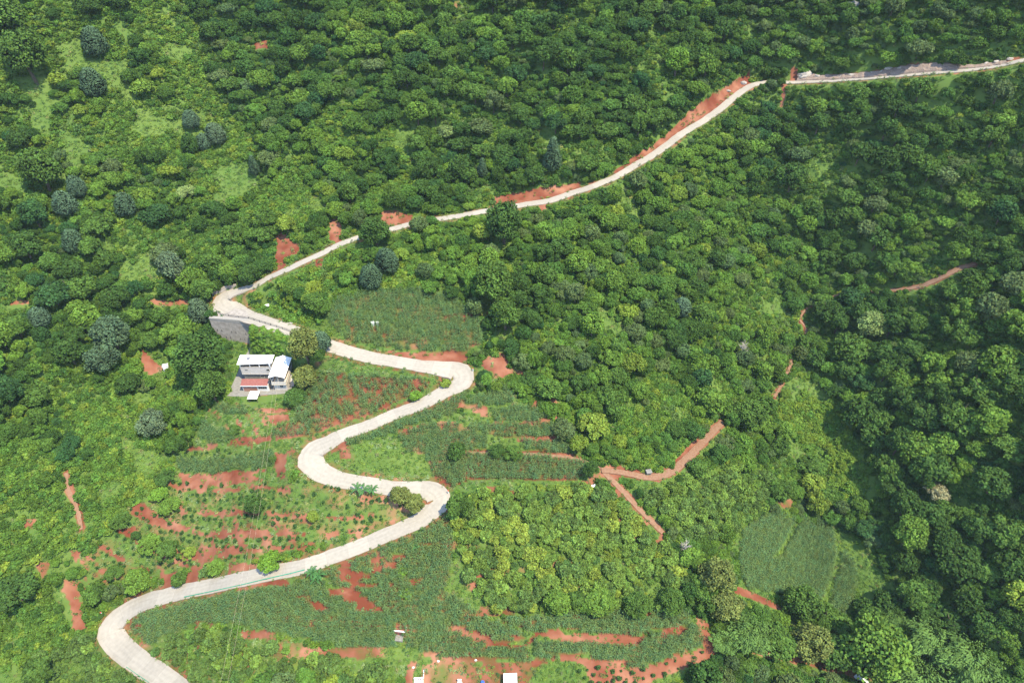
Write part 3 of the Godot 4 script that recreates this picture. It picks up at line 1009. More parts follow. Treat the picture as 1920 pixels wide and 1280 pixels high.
# ---------------------------------------------------------------- where things are, in words
const MARKS := [[490, 700, "the white-roofed farmhouse"], [437, 618, "the retaining wall"], [212, 1185, "the lowest road bend"], [826, 938, "the lower right road bend"], [572, 862, "the left road bend"], [872, 702, "the upper right road bend"], [415, 572, "the upper left hairpin"],
	[537, 465, "the large red landslip"], [627, 432, "the small red landslip"], [1128, 880, "the footpath fork"], [1305, 838, "the red dirt track"], [1243, 1000, "the footpath end"], [1480, 1050, "the ravine maize plot"], [1388, 640, "the bare dead tree"], [1775, 517, "the red hill path"],
	[1750, 915, "the pale flowering tree"], [1730, 1200, "the bamboo"], [1525, 146, "the white rock cut"], [1435, 155, "the road over the ravine"], [1280, 240, "the red road bank"], [1010, 375, "the middle red bank"], [740, 410, "the brown road bank"], [140, 365, "the twin blue-grey trees"],
	[185, 115, "the two slate-grey trees"], [383, 255, "the four blue-grey trees"], [140, 940, "the sandy path"], [283, 682, "the red scar"], [1617, 1270, "the white tarpaulin"], [750, 1187, "the brick tomb"], [1035, 285, "the dark conical tree"], [1530, 800, "the bright bushes"], [660, 600, "the round maize slope"],
	[1120, 300, "the bend in the upper road"], [1320, 560, "the lone grey-blue tree"], [480, 1000, "the sapling terraces"], [960, 1040, "the orchard"], [295, 785, "the silver-leaved tree"], [225, 640, "the big blue-grey tree"], [1045, 1116, "the leftmost orchard-foot bush"], [1254, 1112, "the rightmost orchard-foot bush"], [1280, 1040, "the leafless grey branch"], [1113, 917, "the white tank"], [862, 945, "the leafy bend tree"], [560, 1215, "the lowest maize edge"], [690, 1250, "the white tomb"], [120, 1230, "the bottom left bush patch"], [1420, 930, "the ravine plot corner"], [850, 1090, "the orchard left edge"], [1120, 1030, "the orchard right half"]]
var said := {}

func whereabouts(p: Vector3) -> String:
	var s := seen_at(p)
	var best := 1e9
	var out := ""
	for m in MARKS:
		var dx: float = s.x - m[0]
		var dy: float = (s.y - m[1]) * 1.1
		var d := sqrt(dx * dx + dy * dy)
		if d < best:
			best = d
			var side := "beyond" if dy < 0 else "in front of"
			if absf(dx) > absf(dy) * 2.2:
				side = "left of" if dx < 0 else "right of"
			elif absf(dx) > absf(dy) * 0.45:
				side = ("up" if dy < 0 else "down") + " and " + ("left" if dx < 0 else "right") + " from"
			out = ("close " if d < 70 else "" if d < 140 else "well ") + side + " " + m[2]
	return out

func finish_labels(made: Array) -> void:            # made: [node, words, whereabouts, category, group]; ones alike get told apart by their order from the left
	var by := {}
	for m in made:
		var key: String = m[1] + " " + m[2]
		if not by.has(key):
			by[key] = []
		by[key].append(m)
	var nth := ["leftmost", "second from left", "third from left", "fourth from left", "fifth from left", "sixth from left", "seventh from left", "eighth from left", "ninth from left", "tenth from left", "eleventh from left", "twelfth from left", "thirteenth from left", "fourteenth from left", "fifteenth from left", "sixteenth from left", "seventeenth from left", "eighteenth from left", "nineteenth from left", "twentieth from left"]
	for key in by:
		var list: Array = by[key]
		list.sort_custom(func(a, b): return seen_at(a[0].position).x < seen_at(b[0].position).x)
		for i in list.size():
			var l: String = key
			if list.size() > 1:
				l += ", " + (nth[i] if i < nth.size() else "at the right end")
			if l.split(" ").size() > 16:
				l = l.replace("close ", "").replace("well ", "").replace("large ", "").replace("small ", "")
			tag(list[i][0], l, list[i][3], list[i][4])

# ---------------------------------------------------------------- woods
const TONES := {"dark green": Color(0.066, 0.132, 0.030), "mid green": Color(0.102, 0.190, 0.038), "fresh green": Color(0.145, 0.255, 0.042), "yellow-green": Color(0.215, 0.300, 0.048), "grey-green": Color(0.130, 0.190, 0.070), "deep green": Color(0.056, 0.132, 0.042)}
var tone_names := ["dark green", "mid green", "fresh green", "yellow-green", "grey-green", "deep green"]
var crowns := []
var trunks := []
var bushes := []

func zone_at(s: Vector2) -> Array:                  # share of ground under trees, smallest and largest crown, how often each tone
	var zs := [
		[[1440, 735, 1500, 700, 1560, 740, 1620, 850, 1640, 930, 1600, 960, 1530, 900, 1470, 830], 0.2, 0.9, 1.7, [0.0, 0.0, 0.4, 0.6, 0.0, 0.0]],
		[[1556, 980, 1625, 1035, 1690, 1110, 1640, 1130, 1606, 1120, 1610, 1060], 0.0, 1.0, 1.5, [0, 0, 1, 0, 0, 0]],
		[[1100, 780, 1200, 790, 1280, 830, 1290, 850, 1230, 885, 1130, 870, 1090, 840], 0.7, 1.0, 2.2, [0.05, 0.35, 0.45, 0.15, 0.0, 0.0]],
		[[560, 500, 640, 465, 740, 440, 850, 430, 880, 560, 820, 545, 700, 540, 600, 580, 480, 560], 0.42, 1.2, 2.8, [0.15, 0.3, 0.4, 0.12, 0.03, 0.0]],
		[[440, 560, 480, 540, 600, 590, 610, 640, 520, 600], 0.15, 0.8, 1.5, [0.0, 0.3, 0.6, 0.1, 0.0, 0.0]],
		[[-200, -200, 330, -200, 330, 40, 420, 200, 520, 300, 640, 380, 560, 430, 400, 400, 200, 430, -200, 430], 0.34, 1.2, 3.6, [0.22, 0.35, 0.32, 0.08, 0.03, 0.0]],
		[[640, 180, 760, 250, 800, 330, 780, 390, 700, 390, 640, 330, 560, 330, 500, 300], 0.5, 1.6, 3.2, [0.3, 0.3, 0.35, 0.05, 0.0, 0.0]],
		[[-200, 820, 330, 720, 360, 800, 300, 900, 200, 1000, 180, 1200, 60, 1300, -200, 1400], 0.34, 1.2, 3.0, [0.3, 0.35, 0.3, 0.05, 0.0, 0.0]],
		[[200, 640, 260, 640, 380, 720, 420, 760, 380, 800, 300, 720, 200, 740], 0.3, 1.2, 2.4, [0.1, 0.4, 0.4, 0.1, 0.0, 0.0]],
		[[-200, 400, 540, 400, 520, 520, 400, 560, 440, 660, 400, 760, -200, 840], 0.70, 1.8, 4.6, [0.45, 0.30, 0.13, 0.0, 0.02, 0.1]],
		[[1380, -200, 2100, -200, 2100, 110, 1800, 130, 1480, 150, 1400, 150], 0.86, 1.7, 3.6, [0.28, 0.42, 0.05, 0.0, 0.25, 0.0]],
		[[300, -200, 1400, -200, 1400, 150, 1180, 300, 1000, 370, 760, 400, 600, 400, 420, 250], 0.79, 1.9, 4.2, [0.40, 0.34, 0.11, 0.0, 0.06, 0.07]],
		[[1280, 1100, 1480, 1060, 1640, 1120, 1660, 1400, 1280, 1400], 0.9, 2.4, 4.2, [0.2, 0.45, 0.2, 0.0, 0.15, 0.0]],
		[[1460, 160, 2100, 130, 2100, 520, 1720, 540, 1540, 560, 1500, 400], 0.82, 1.8, 4.2, [0.42, 0.42, 0.05, 0.0, 0.11, 0.0]],  # right-hand wood: its dimmer light put into darker leaf tones
		[[1540, 560, 1720, 540, 2100, 480, 2100, 1400, 1640, 1400, 1660, 1100, 1600, 900], 0.84, 2.2, 5.4, [0.56, 0.28, 0.04, 0.01, 0.06, 0.05]]]  # right flank: its shade put into the high share of dark leaves
	for z in zs:
		var poly := PackedVector2Array()
		for i in range(0, z[0].size(), 2):
			poly.append(Vector2(z[0][i], z[0][i + 1]))
		if Geometry2D.is_point_in_polygon(s, poly):
			return [z[1], z[2], z[3], z[4]]
	return [0.76, 1.3, 3.6, [0.10, 0.42, 0.30, 0.05, 0.13, 0.0]]

func pick(w: Array) -> int:
	var t := rng.randf()
	for i in w.size():
		t -= w[i]
		if t < 0.0:
			return i
	return 1

func tone_here(x: float, f: float, w: Array) -> int:     # stands of one kind lie together in drifts
	var t := pick(w)
	var drift := n_big.get_noise_2d(x * 1.7 - 400.0, f * 1.7)
	if drift > 0.28 and rng.randf() < 0.5 and t != 4:
		t = 2 if t != 2 else 3 if rng.randf() < 0.25 else 2
	elif drift < -0.3 and rng.randf() < 0.55:
		t = 0 if rng.randf() < 0.7 else 5
	return t

func hides_something(base: Vector3, r: float, tall: float) -> bool:     # would the crown stand between the viewer and a road, field or yard?
	var c := base + Vector3.UP * (tall - r * 0.8)
	var right := Vector3(1, 0, 0)
	for o in [Vector3.ZERO, right * r * 0.9, right * -r * 0.9, Vector3(0, r * 0.8, -r * 0.5), Vector3(0, -r * 0.2, r * 0.7), right * r * 0.5 + Vector3(0, r * 0.5, 0), right * -r * 0.5 + Vector3(0, r * 0.5, 0), right * r * 0.5 - Vector3(0, r * 0.5, 0), right * -r * 0.5 - Vector3(0, r * 0.5, 0)]:
		var g := follow((c + o - EYE).normalized() * 1.15)
		if keep[cell(g.x, -g.z)] == 1:
			return true
	return false

func tree_node(called: String, p: Vector3, r: float, cm: Mesh, tm: Mesh, leaf: Material, bark: Material, stretch := 1.0) -> Node3D:
	var t := thing(called, p, rng.randf() * TAU)
	t.scale = Vector3(r * rng.randf_range(0.9, 1.12), r * stretch, r * rng.randf_range(0.9, 1.12))
	put("trunk", tm, bark, t)
	put("crown", cm, leaf, t, Vector3(0, 0.3 if r > 4.0 else 0.5, 0))
	return t

func placed(p: Vector3, r: float, stretch := 1.0, sink := 0.0) -> Transform3D:
	return Transform3D(Basis(Vector3(1, 0, 0), rng.randf_range(-0.16, 0.16)) * Basis(Vector3.UP, rng.randf() * TAU).scaled(Vector3(r * rng.randf_range(0.88, 1.14), r * stretch, r * rng.randf_range(0.88, 1.14))), p - Vector3.UP * sink)

func shifted(c: Color, amount: float) -> Color:
	c = Color(c.r * 0.95, c.g, c.b * 0.96)
	var k := 1.0 + rng.randf_range(-amount, amount)
	var w := rng.randf_range(-amount, amount) * 0.6
	return Color(c.r * k * (1.0 + w), c.g * k, c.b * k * (1.0 - w))

func plant_woods() -> void:
	for k in 9:
		crowns.append(crown_shape(15 + 3 * k, [1.25, 1.0, 1.5][k % 3], 0.165, 4200, [0.85, 1.08, 0.72][k % 3], [-0.3, -0.05, -0.5][k % 3], [0.38, 0.29, 0.33][k % 3]))
	for k in 3:
		trunks.append(trunk_shape(1.1, 0.07, 4))
	for k in 4:
		bushes.append(crown_shape(9, 0.95, 0.34, 520, 0.75, -0.1, 0.44))
	var bark := paint("grey_brown_bark", Color(0.13, 0.095, 0.065), 0.95)
	bark.albedo_texture = noise_tex(0.03, Color(0.7, 0.7, 0.7), Color(1, 1, 1))
	bark.uv1_triplanar = true
	# scatter, largest first, each keeping its distance from the rest
	var grid := {}
	var all := []
	var singles := special_trees(grid, bark)
	for attempt in 190000:
		var f := rng.randf_range(36.0, 335.0)
		var x := rng.randf_range(-290.0, 290.0)
		if absf(x) > f * 0.7 + 120.0:
			continue
		if wood[cell(x, f)] == 1:
			continue
		var p := at(x, f)
		var s := seen_at(p)
		if s.x < -420 or s.x > 2340 or s.y < -300 or s.y > 1470:
			continue
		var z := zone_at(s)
		z[1] = z[1] * 0.74
		z[2] = z[2] * 0.8
		var patch := n_big.get_noise_2d(x * 2.4 + 77.0, f * 2.4) * 0.55 + n_mid.get_noise_2d(x * 0.8, f * 0.8 + 40.0) * 0.62
		if patch + 0.5 > z[0] + (0.12 if z[0] > 0.85 else 0.0):
			continue
		var big := pow(rng.randf(), 2.2)
		var r: float = lerpf(z[1] * 0.62, z[2], big) if attempt > 4500 else lerpf(z[1], z[2], 0.5 + 0.7 * rng.randf())
		var gi := int(floorf(x / 5.0))
		var gj := int(floorf(f / 5.0))
		var ok := true
		for j in range(gj - 2, gj + 3):
			for i in range(gi - 2, gi + 3):
				for q in grid.get(Vector2i(i, j), []):
					if Vector2(x - q.x, f - q.y).length() < (r + q.z) * 0.54:
						ok = false
						break
		if not ok:
			continue
		var stretch := rng.randf_range(0.8, 1.3)
		if hides_something(p, r, r * (0.55 + 1.4 * stretch)):
			continue
		var key := Vector2i(gi, gj)
		if not grid.has(key):
			grid[key] = []
		grid[key].append(Vector3(x, f, r))
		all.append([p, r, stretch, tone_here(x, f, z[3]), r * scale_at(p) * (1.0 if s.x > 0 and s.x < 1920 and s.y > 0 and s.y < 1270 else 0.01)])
	all.sort_custom(func(a, b): return a[4] > b[4])
	print("trees ", all.size())
	var made := []
	for i in mini(300, all.size()):
		var t: Array = all[i]
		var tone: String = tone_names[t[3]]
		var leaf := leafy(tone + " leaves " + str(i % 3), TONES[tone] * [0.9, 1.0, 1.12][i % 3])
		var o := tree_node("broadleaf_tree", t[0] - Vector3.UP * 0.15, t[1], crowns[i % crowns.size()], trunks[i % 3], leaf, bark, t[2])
		made.append([o, ("large " if t[1] > 2.9 else "small " if t[1] < 2.2 else "") + tone + " tree", whereabouts(t[0]), "tree", "broadleaf trees of the woods"])
	finish_labels(made + singles)
	var lots := []
	var tints := []
	for k in crowns.size():
		lots.append([])
		tints.append([])
	for i in range(300, all.size()):
		var t: Array = all[i]
		var k := i % crowns.size()
		lots[k].append(placed(t[0] + Vector3.UP * t[1] * 0.4, t[1], t[2]))
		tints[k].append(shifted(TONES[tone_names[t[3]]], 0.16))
	var forest := thing("forest", Vector3.ZERO)
	tag(forest, "continuous green wood of smaller and farther trees covering the slopes", "", "", "stuff")
	for k in crowns.size():
		swarm("tree_crowns", crowns[k], leafy("wood leaves", Color.WHITE), lots[k], tints[k], "", forest)
	# undergrowth
	lots = [[], [], [], []]
	tints = [[], [], [], []]
	var n := 0
	for attempt in 130000:
		var f := 36.0 + 300.0 * pow(rng.randf(), 0.8)
		var x := rng.randf_range(-1.0, 1.0) * (f * 0.68 + 110.0)
		var c := cell(x, f)
		if wood[c] == 1 or bare[c] == 1 or keep[c] == 1 or soil[c] > 0.5:
			continue
		var p := at(x, f)
		var s := seen_at(p)
		if s.x < -340 or s.x > 2260 or s.y < -250 or s.y > 1440:
			continue
		var z := zone_at(s)
		var open: float = 1.0 - z[0]
		if n_mid.get_noise_2d(x * 0.7 + 300.0, f * 0.7) > 0.35 - open * 0.1:
			continue
		var r := rng.randf_range(0.45, 1.2 + 0.5 * open)
		var g := follow((p + Vector3.UP * r * 1.3 - EYE).normalized() * 1.15)
		if keep[cell(g.x, -g.z)] == 1:
			continue
		var tone: String = tone_names[pick(z[3])]
		var col: Color = TONES[tone].lerp(TONES["fresh green"], 0.25 + 0.3 * open) if rng.randf() < 0.85 else TONES["yellow-green"]
		var k := n % 4
		n += 1
		lots[k].append(placed(p, r, rng.randf_range(0.7, 1.2), r * 0.2))
		tints[k].append(shifted(col, 0.2))
	print("bushes ", n)
	var under := thing("undergrowth", Vector3.ZERO)
	tag(under, "tangled bright green bushes filling the gaps of the woods", "", "", "stuff")
	for k in 4:
		swarm("bushes", bushes[k], leafy("bush leaves", Color.WHITE), lots[k], tints[k], "", under)

# ---------------------------------------------------------------- crops, grass
func plant_fields() -> void:
	var maize := [maize_shape(), maize_shape(), maize_shape()]
	var leaf := leafy("maize leaves", Color.WHITE, 0.3)
	var fd := fields()
	var lots := []
	for k in fd.size():
		lots.append([[], []])
	var total := 0
	for j in MF:
		for i in MX:
			var c := j * MX + i
			var id := crop[c]
			if id == 0 or bare[c] == 1 or j % 2 == 1:
				continue
			var x := X0 + i * 0.5
			var f := F0 + j * 0.5
			var share: float = fd[id - 1][2]
			var thin := n_fine.get_noise_2d(x * 2.6 + 60.0, f * 3.4) * 0.8 + 0.5
			if soil[c] > 0.7:
				share *= 0.4
			for m in 3:
				if rng.randf() * 0.62 + thin * 0.62 > share * 0.92:
					continue
				var q := at(x + rng.randf_range(-0.25, 0.25), f + rng.randf_range(-0.16, 0.16) + (m % 2) * 0.22)
				var sc := rng.randf_range(0.8, 1.15)
				lots[id - 1][0].append(placed(q, sc, rng.randf_range(0.85, 1.1)))
				lots[id - 1][1].append(shifted(Color(0.126, 0.186, 0.072) * (0.94 if id == 15 or id == 16 else 1.0), 0.34))
				total += 1
	print("maize ", total)
	for k in fd.size():
		if lots[k][0].size():
			swarm("maize_crop", maize[k % 3], leaf, lots[k][0], lots[k][1], "dark green maize " + fd[k][0])

func plant_grass() -> void:
	var weeds := [weed_shape(24, 0.55, 0.75, 0.30), weed_shape(20, 0.5, 1.0, 0.34), weed_shape(26, 0.6, 0.55, 0.26)]
	var lots := [[], [], []]
	var tints := [[], [], []]
	var n := 0
	var f := 38.0
	while f < 330.0:
		var step := 0.55 + f * 0.002
		var x := -(f * 0.68 + 100.0)
		while x < f * 0.68 + 100.0:
			x += step
			var xx := x + rng.randf_range(-0.5, 0.5) * step
			var ff := f + rng.randf_range(-0.5, 0.5) * step
			var c := cell(xx, ff)
			if bare[c] == 1 or crop[c] > 0 or rng.randf() < minf(soil[c] * 1.12 - 0.1, 0.88):
				continue
			var t := n_big.get_noise_2d(xx * 1.5, ff * 1.5 + 70.0) * 0.7 + n_mid.get_noise_2d(xx, ff) * 0.6 + rng.randf_range(-0.35, 0.35)
			if wood[c] == 0 and t < -0.1 and rng.randf() < 0.5:
				continue
			var p := at(xx, ff)
			var s := seen_at(p)
			if s.x < -260 or s.x > 2180 or s.y < -150 or s.y > 1400:
				continue
			var col := Color(0.085, 0.165, 0.034).lerp(Color(0.180, 0.262, 0.050), clampf(t * 0.9 + 0.42, 0, 1))
			var odd := rng.randf()
			if odd < 0.16:
				col = Color(0.068, 0.125, 0.036)
			elif odd < 0.22:
				col = Color(0.20, 0.20, 0.085)
			elif bench[c] > 0.12 and bench[c] < 0.5 and odd < 0.62 and crop[c] == 0 and xx < 0.0:
				col = Color(0.235, 0.285, 0.125)
			elif soil[c] > 0.3 and odd < 0.55:
				col = Color(0.15, 0.17, 0.06)
			var k := n % 3
			n += 1
			lots[k].append(placed(p, rng.randf_range(0.55, 1.1) * step * 1.35, rng.randf_range(0.6, 1.3)))
			tints[k].append(shifted(col, 0.2))
		f += step
	print("weeds ", n)
	var g := thing("grass", Vector3.ZERO)
	tag(g, "lush bright green grass and weeds covering the open ground", "", "", "stuff")
	for k in 3:
		swarm("grass_tufts", weeds[k], leafy("grass blades", Color.WHITE, 0.4), lots[k], tints[k], "", g)

# ---------------------------------------------------------------- farmhouse and its yard
func box(st: SurfaceTool, lo: Vector3, hi: Vector3) -> void:
	var p := [lo, Vector3(hi.x, lo.y, lo.z), Vector3(hi.x, lo.y, hi.z), Vector3(lo.x, lo.y, hi.z), Vector3(lo.x, hi.y, lo.z), Vector3(hi.x, hi.y, lo.z), hi, Vector3(lo.x, hi.y, hi.z)]
	for q in [[4, 5, 6, 7], [3, 2, 1, 0], [7, 6, 2, 3], [5, 4, 0, 1], [4, 7, 3, 0], [6, 5, 1, 2]]:
		for k in [0, 1, 2, 0, 2, 3]:
			st.add_vertex(p[q[k]])

func boxes(list: Array) -> ArrayMesh:              # lo, hi, lo, hi ...
	var st := SurfaceTool.new()
	st.begin(Mesh.PRIMITIVE_TRIANGLES)
	st.set_smooth_group(-1)
	for i in range(0, list.size(), 2):
		box(st, list[i], list[i + 1])
	st.generate_normals()
	return st.commit()

func quad(st: SurfaceTool, a: Vector3, b: Vector3, c: Vector3, d: Vector3) -> void:
	for v in [a, b, c, a, c, d]:
		st.add_vertex(v)

func sheet(a: Vector3, b: Vector3, c: Vector3, d: Vector3, pitch: float, rise: float) -> ArrayMesh:   # ribbed metal sheet, ribs running a->d
	var st := SurfaceTool.new()
	st.begin(Mesh.PRIMITIVE_TRIANGLES)
	st.set_smooth_group(-1)
	var n := int(a.distance_to(b) / pitch)
	var up := (b - a).cross(d - a).normalized()
	if up.y < 0.0:
		up = -up
	for i in n:
		var pr := []
		for t in [0.0, 0.55, 0.7, 0.85, 1.0]:
			var s: float = (i + t) / n
			var h := up * (rise if t == 0.7 or t == 0.85 else 0.0)
			pr.append([a.lerp(b, s) + h, d.lerp(c, s) + h])
		for k in 4:
			quad(st, pr[k][1], pr[k + 1][1], pr[k + 1][0], pr[k][0])
			quad(st, pr[k][0] - up * 0.05, pr[k + 1][0] - up * 0.05, pr[k + 1][1] - up * 0.05, pr[k][1] - up * 0.05)
	quad(st, a, b, b - up * 0.05, a - up * 0.05)
	quad(st, b, c, c - up * 0.05, b - up * 0.05)
	quad(st, c, d, d - up * 0.05, c - up * 0.05)
	quad(st, d, a, a - up * 0.05, d - up * 0.05)
	st.generate_normals()
	return st.commit()

func stained(called: String, lo: Color, hi: Color, freq: float, scale: float, rough := 0.9) -> StandardMaterial3D:
	if mats.has(called):
		return mats[called]
	var m := paint(called, Color.WHITE, rough)
	m.albedo_color = Color.WHITE
	m.albedo_texture = noise_tex(freq, lo.linear_to_srgb(), hi.linear_to_srgb(), false, 256, called.length())
	m.uv1_triplanar = true
	m.uv1_world_triplanar = true
	m.uv1_scale = Vector3.ONE * scale
	return m

func window_in(parent: Node3D, o: Vector3, w: float, h: float, panes: int) -> void:    # faces the viewer (+z)
	var f := put("window", boxes([o + Vector3(-w / 2, 0, -0.02), o + Vector3(-w / 2 + 0.07, h, 0.07), o + Vector3(w / 2 - 0.07, 0, -0.02), o + Vector3(w / 2, h, 0.07), o + Vector3(-w / 2 + 0.072, 0, -0.02), o + Vector3(w / 2 - 0.072, 0.07, 0.068), o + Vector3(-w / 2 + 0.072, h - 0.07, -0.02), o + Vector3(w / 2 - 0.072, h, 0.068)]), paint("pale_window_frame", Color(0.55, 0.55, 0.52), 0.5), parent)
	for k in panes:
		var a := -w / 2 + 0.08 + k * (w - 0.16) / panes
		put("pane", boxes([o + Vector3(a, 0.075, 0.0), o + Vector3(a + (w - 0.16) / panes - 0.05, h - 0.075, 0.02)]), paint("dark_glass", Color(0.02, 0.025, 0.03), 0.12), f)

func way_y(x: float, f: float) -> float:
	var best := 1e9
	var y := 0.0
	for q in way_low:
		var d := Vector2(q[0].x - x, -q[0].z - f).length_squared()
		if d < best:
			best = d
			y = q[0].y
	return y

func slab(poly: Array, y: Callable, thick: float) -> ArrayMesh:          # flat paving over a plan outline
	var pv := PackedVector2Array(poly)
	var tri := Geometry2D.triangulate_polygon(pv)
	var st := SurfaceTool.new()
	st.begin(Mesh.PRIMITIVE_TRIANGLES)
	st.set_smooth_group(-1)
	var top := []
	for p in pv:
		top.append(Vector3(p.x, y.call(p.x, p.y), -p.y))
	for i in range(0, tri.size(), 3):
		var a: Vector3 = top[tri[i]]
		var b: Vector3 = top[tri[i + 1]]
		var c: Vector3 = top[tri[i + 2]]
		if (b - a).cross(c - a).y > 0.0:
			var t := b
			b = c
			c = t
		for v in [a, b, c]:
			st.add_vertex(v)
	for i in pv.size():
		var a: Vector3 = top[i]
		var b: Vector3 = top[(i + 1) % pv.size()]
		quad(st, a, b, b + Vector3.DOWN * thick, a + Vector3.DOWN * thick)
	st.generate_normals()
	return st.commit()

func wall_run(pts: Array, tops: Array, foot: float, thick: float) -> ArrayMesh:      # a battered concrete wall; pts in plan
	var st := SurfaceTool.new()
	st.begin(Mesh.PRIMITIVE_TRIANGLES)
	st.set_smooth_group(-1)
	for i in pts.size() - 1:
		var a: Vector2 = pts[i]
		var b: Vector2 = pts[i + 1]
		var n := Vector2((b - a).y, -(b - a).x).normalized()       # towards the viewer
		var bat := 0.09
		var q := []
		for e in [[a, tops[i]], [b, tops[i + 1]]]:
			var p: Vector2 = e[0]
			var h: float = e[1] - foot
			var f := p + n * h * bat
			var k := p - n * thick
			q.append([Vector3(f.x, foot, -f.y), Vector3(p.x, e[1], -p.y), Vector3(k.x, e[1], -k.y), Vector3(k.x, foot, -k.y)])
		for k in 3:
			quad(st, q[0][k + 1], q[1][k + 1], q[1][k], q[0][k])
		quad(st, q[0][0], q[0][1], q[0][2], q[0][3])
		quad(st, q[1][3], q[1][2], q[1][1], q[1][0])
	st.generate_normals()
	return st.commit()

func build_farm() -> void:
	var white := stained("white_sheet_metal", Color(0.70, 0.71, 0.70), Color(0.80, 0.80, 0.79), 0.01, 0.15, 0.55)
	var plaster := stained("weathered_plaster", Color(0.40, 0.37, 0.34), Color(0.58, 0.545, 0.50), 0.03, 0.3)
	var grey_c := stained("grey_concrete", Color(0.15, 0.145, 0.135), Color(0.24, 0.23, 0.21), 0.02, 0.2)
	var wall_c := stained("stained_wall_concrete", Color(0.20, 0.176, 0.155), Color(0.37, 0.335, 0.30), 0.02, 0.14)
	var dark := paint("dark_timber", Color(0.10, 0.085, 0.07), 0.8)  # one dark timber colour; also carries the shade of the open gallery gap
	var y := yard_y
	# paving
	tag(put("yard", slab([Vector2(-77.6, 128.2), Vector2(-74.0, 127.9), Vector2(-60.8, 129.2), Vector2(-60.5, 138.6), Vector2(-66.0, 141.2), Vector2(-70.5, 143.5), Vector2(-73.5, 149.2), Vector2(-77.0, 149.4), Vector2(-77.4, 140.0)], func(_a: float, _b: float) -> float: return y + 0.06, 0.5), grey_c), "grey concrete farmyard around and behind the white-roofed house", "yard", "", "structure")
	# main block: x -74.5 .. -66.2, front at f 134
	var h := thing("farmhouse", Vector3(-70.4, y, -134.0))
	tag(h, "two-storey grey farmhouse with white metal roof over an open upper gallery", "house")
	put("ground_floor", boxes([Vector3(-4.0, -0.4, -3.0), Vector3(4.1, 2.55, -0.35)]), grey_c, h)
	put("floor_slab", boxes([Vector3(-4.15, 2.55, -3.1), Vector3(4.25, 2.8, 0.06)]), plaster, h)
	put("upper_wall", boxes([Vector3(-4.1, 2.8, -0.2), Vector3(4.2, 5.25, 0.0), Vector3(-4.1, 2.8, -3.0), Vector3(-3.9, 5.25, -0.205), Vector3(4.0, 2.8, -3.0), Vector3(4.2, 6.3, -0.205), Vector3(-3.895, 2.8, -3.0), Vector3(3.995, 6.5, -2.8)]), plaster, h)
	put("coping", boxes([Vector3(-4.16, 5.25, -0.26), Vector3(4.26, 5.34, 0.06)]), stained("pale_coping", Color(0.22, 0.205, 0.185), Color(0.30, 0.28, 0.255), 0.03, 0.3), h)
	for x in [-3.95, -1.3, 1.3, 4.05]:
		put("post", boxes([Vector3(x - 0.08, 5.34, -0.19), Vector3(x + 0.08, 6.5, -0.03)]), white, h)
	put("gap_shade_panel", boxes([Vector3(-3.9, 5.0, -1.9), Vector3(3.9, 6.5, -1.75)]), dark, h)  # dark panel behind the posts; shade of the open gap put into its colour
	var roof := put("roof", sheet(Vector3(-4.55, 6.55, 0.35), Vector3(4.95, 6.75, 0.05), Vector3(4.95, 6.95, -3.15), Vector3(-4.55, 6.85, -3.25), 0.42, 0.05), white, h)
	put("roof_light", boxes([Vector3(-2.35, 6.82, -2.3), Vector3(-1.45, 6.9, -1.2)]), paint("grey_panel", Color(0.16, 0.16, 0.18), 0.3), roof)
	put("downpipe", boxes([Vector3(4.22, 0.0, 0.02), Vector3(4.34, 6.6, 0.14)]), white, h)
	window_in(h, Vector3(3.35, 3.75, 0.0), 0.95, 1.0, 2)
	window_in(h, Vector3(1.1, 0.9, -0.35), 1.1, 1.0, 2)
	put("dark_slot", boxes([Vector3(-2.9, 4.3, 0.0), Vector3(-2.2, 4.42, 0.12)]), dark, h)  # narrow dark slot in the wall, drawn as a raised bar
	# gabled wing: roof x -65.5 .. -61.2, f 129.6 .. 137.6
	var g := thing("gabled_wing", Vector3(-63.4, y, -130.4))
	tag(g, "gabled wing with bright white roof beside the grey farmhouse", "house")
	put("ground_floor", boxes([Vector3(-1.7, -0.4, -6.8), Vector3(1.75, 2.45, -0.1)]), plaster, g)
	put("floor_slab", boxes([Vector3(-1.95, 2.45, -7.0), Vector3(2.05, 2.7, 0.45)]), stained("cream_coping", Color(0.55, 0.47, 0.36), Color(0.66, 0.58, 0.46), 0.03, 0.3), g)
	put("parapet", boxes([Vector3(-1.9, 2.7, 0.25), Vector3(2.0, 3.45, 0.4), Vector3(1.85, 2.7, -6.9), Vector3(2.0, 3.45, 0.245), Vector3(-1.9, 2.7, -6.9), Vector3(-1.75, 3.45, 0.245)]), plaster, g)
	put("upper_room", boxes([Vector3(-1.6, 2.7, -6.8), Vector3(1.4, 5.3, -1.6)]), paint("brown_render", Color(0.22, 0.17, 0.13)), g)  # upper room in one brown, darker than the plaster walls
	for p in [[-1.75, 0.25], [0.05, 0.28], [1.85, 0.25], [1.9, -3.4], [1.9, -6.7]]:
		put("post", boxes([Vector3(p[0] - 0.07, 3.45, p[1] - 0.07), Vector3(p[0] + 0.07, 5.55, p[1] + 0.07)]), plaster, g)
	put("gable", gable(3.7, 0.62, 0.12, Vector3(0, 5.55, 0.1)), dark, g)
	put("roof_slope", sheet(Vector3(-2.15, 5.55, 0.8), Vector3(-2.15, 5.55, -7.2), Vector3(0, 6.3, -7.2), Vector3(0, 6.3, 0.8), 0.42, 0.05), white, g)
	put("roof_slope", sheet(Vector3(2.3, 5.5, -7.2), Vector3(2.3, 5.5, 0.8), Vector3(0, 6.3, 0.8), Vector3(0, 6.3, -7.2), 0.42, 0.05), white, g)
	put("ridge_cap", boxes([Vector3(-0.14, 6.27, -7.25), Vector3(0.14, 6.37, 0.85)]), white, g)
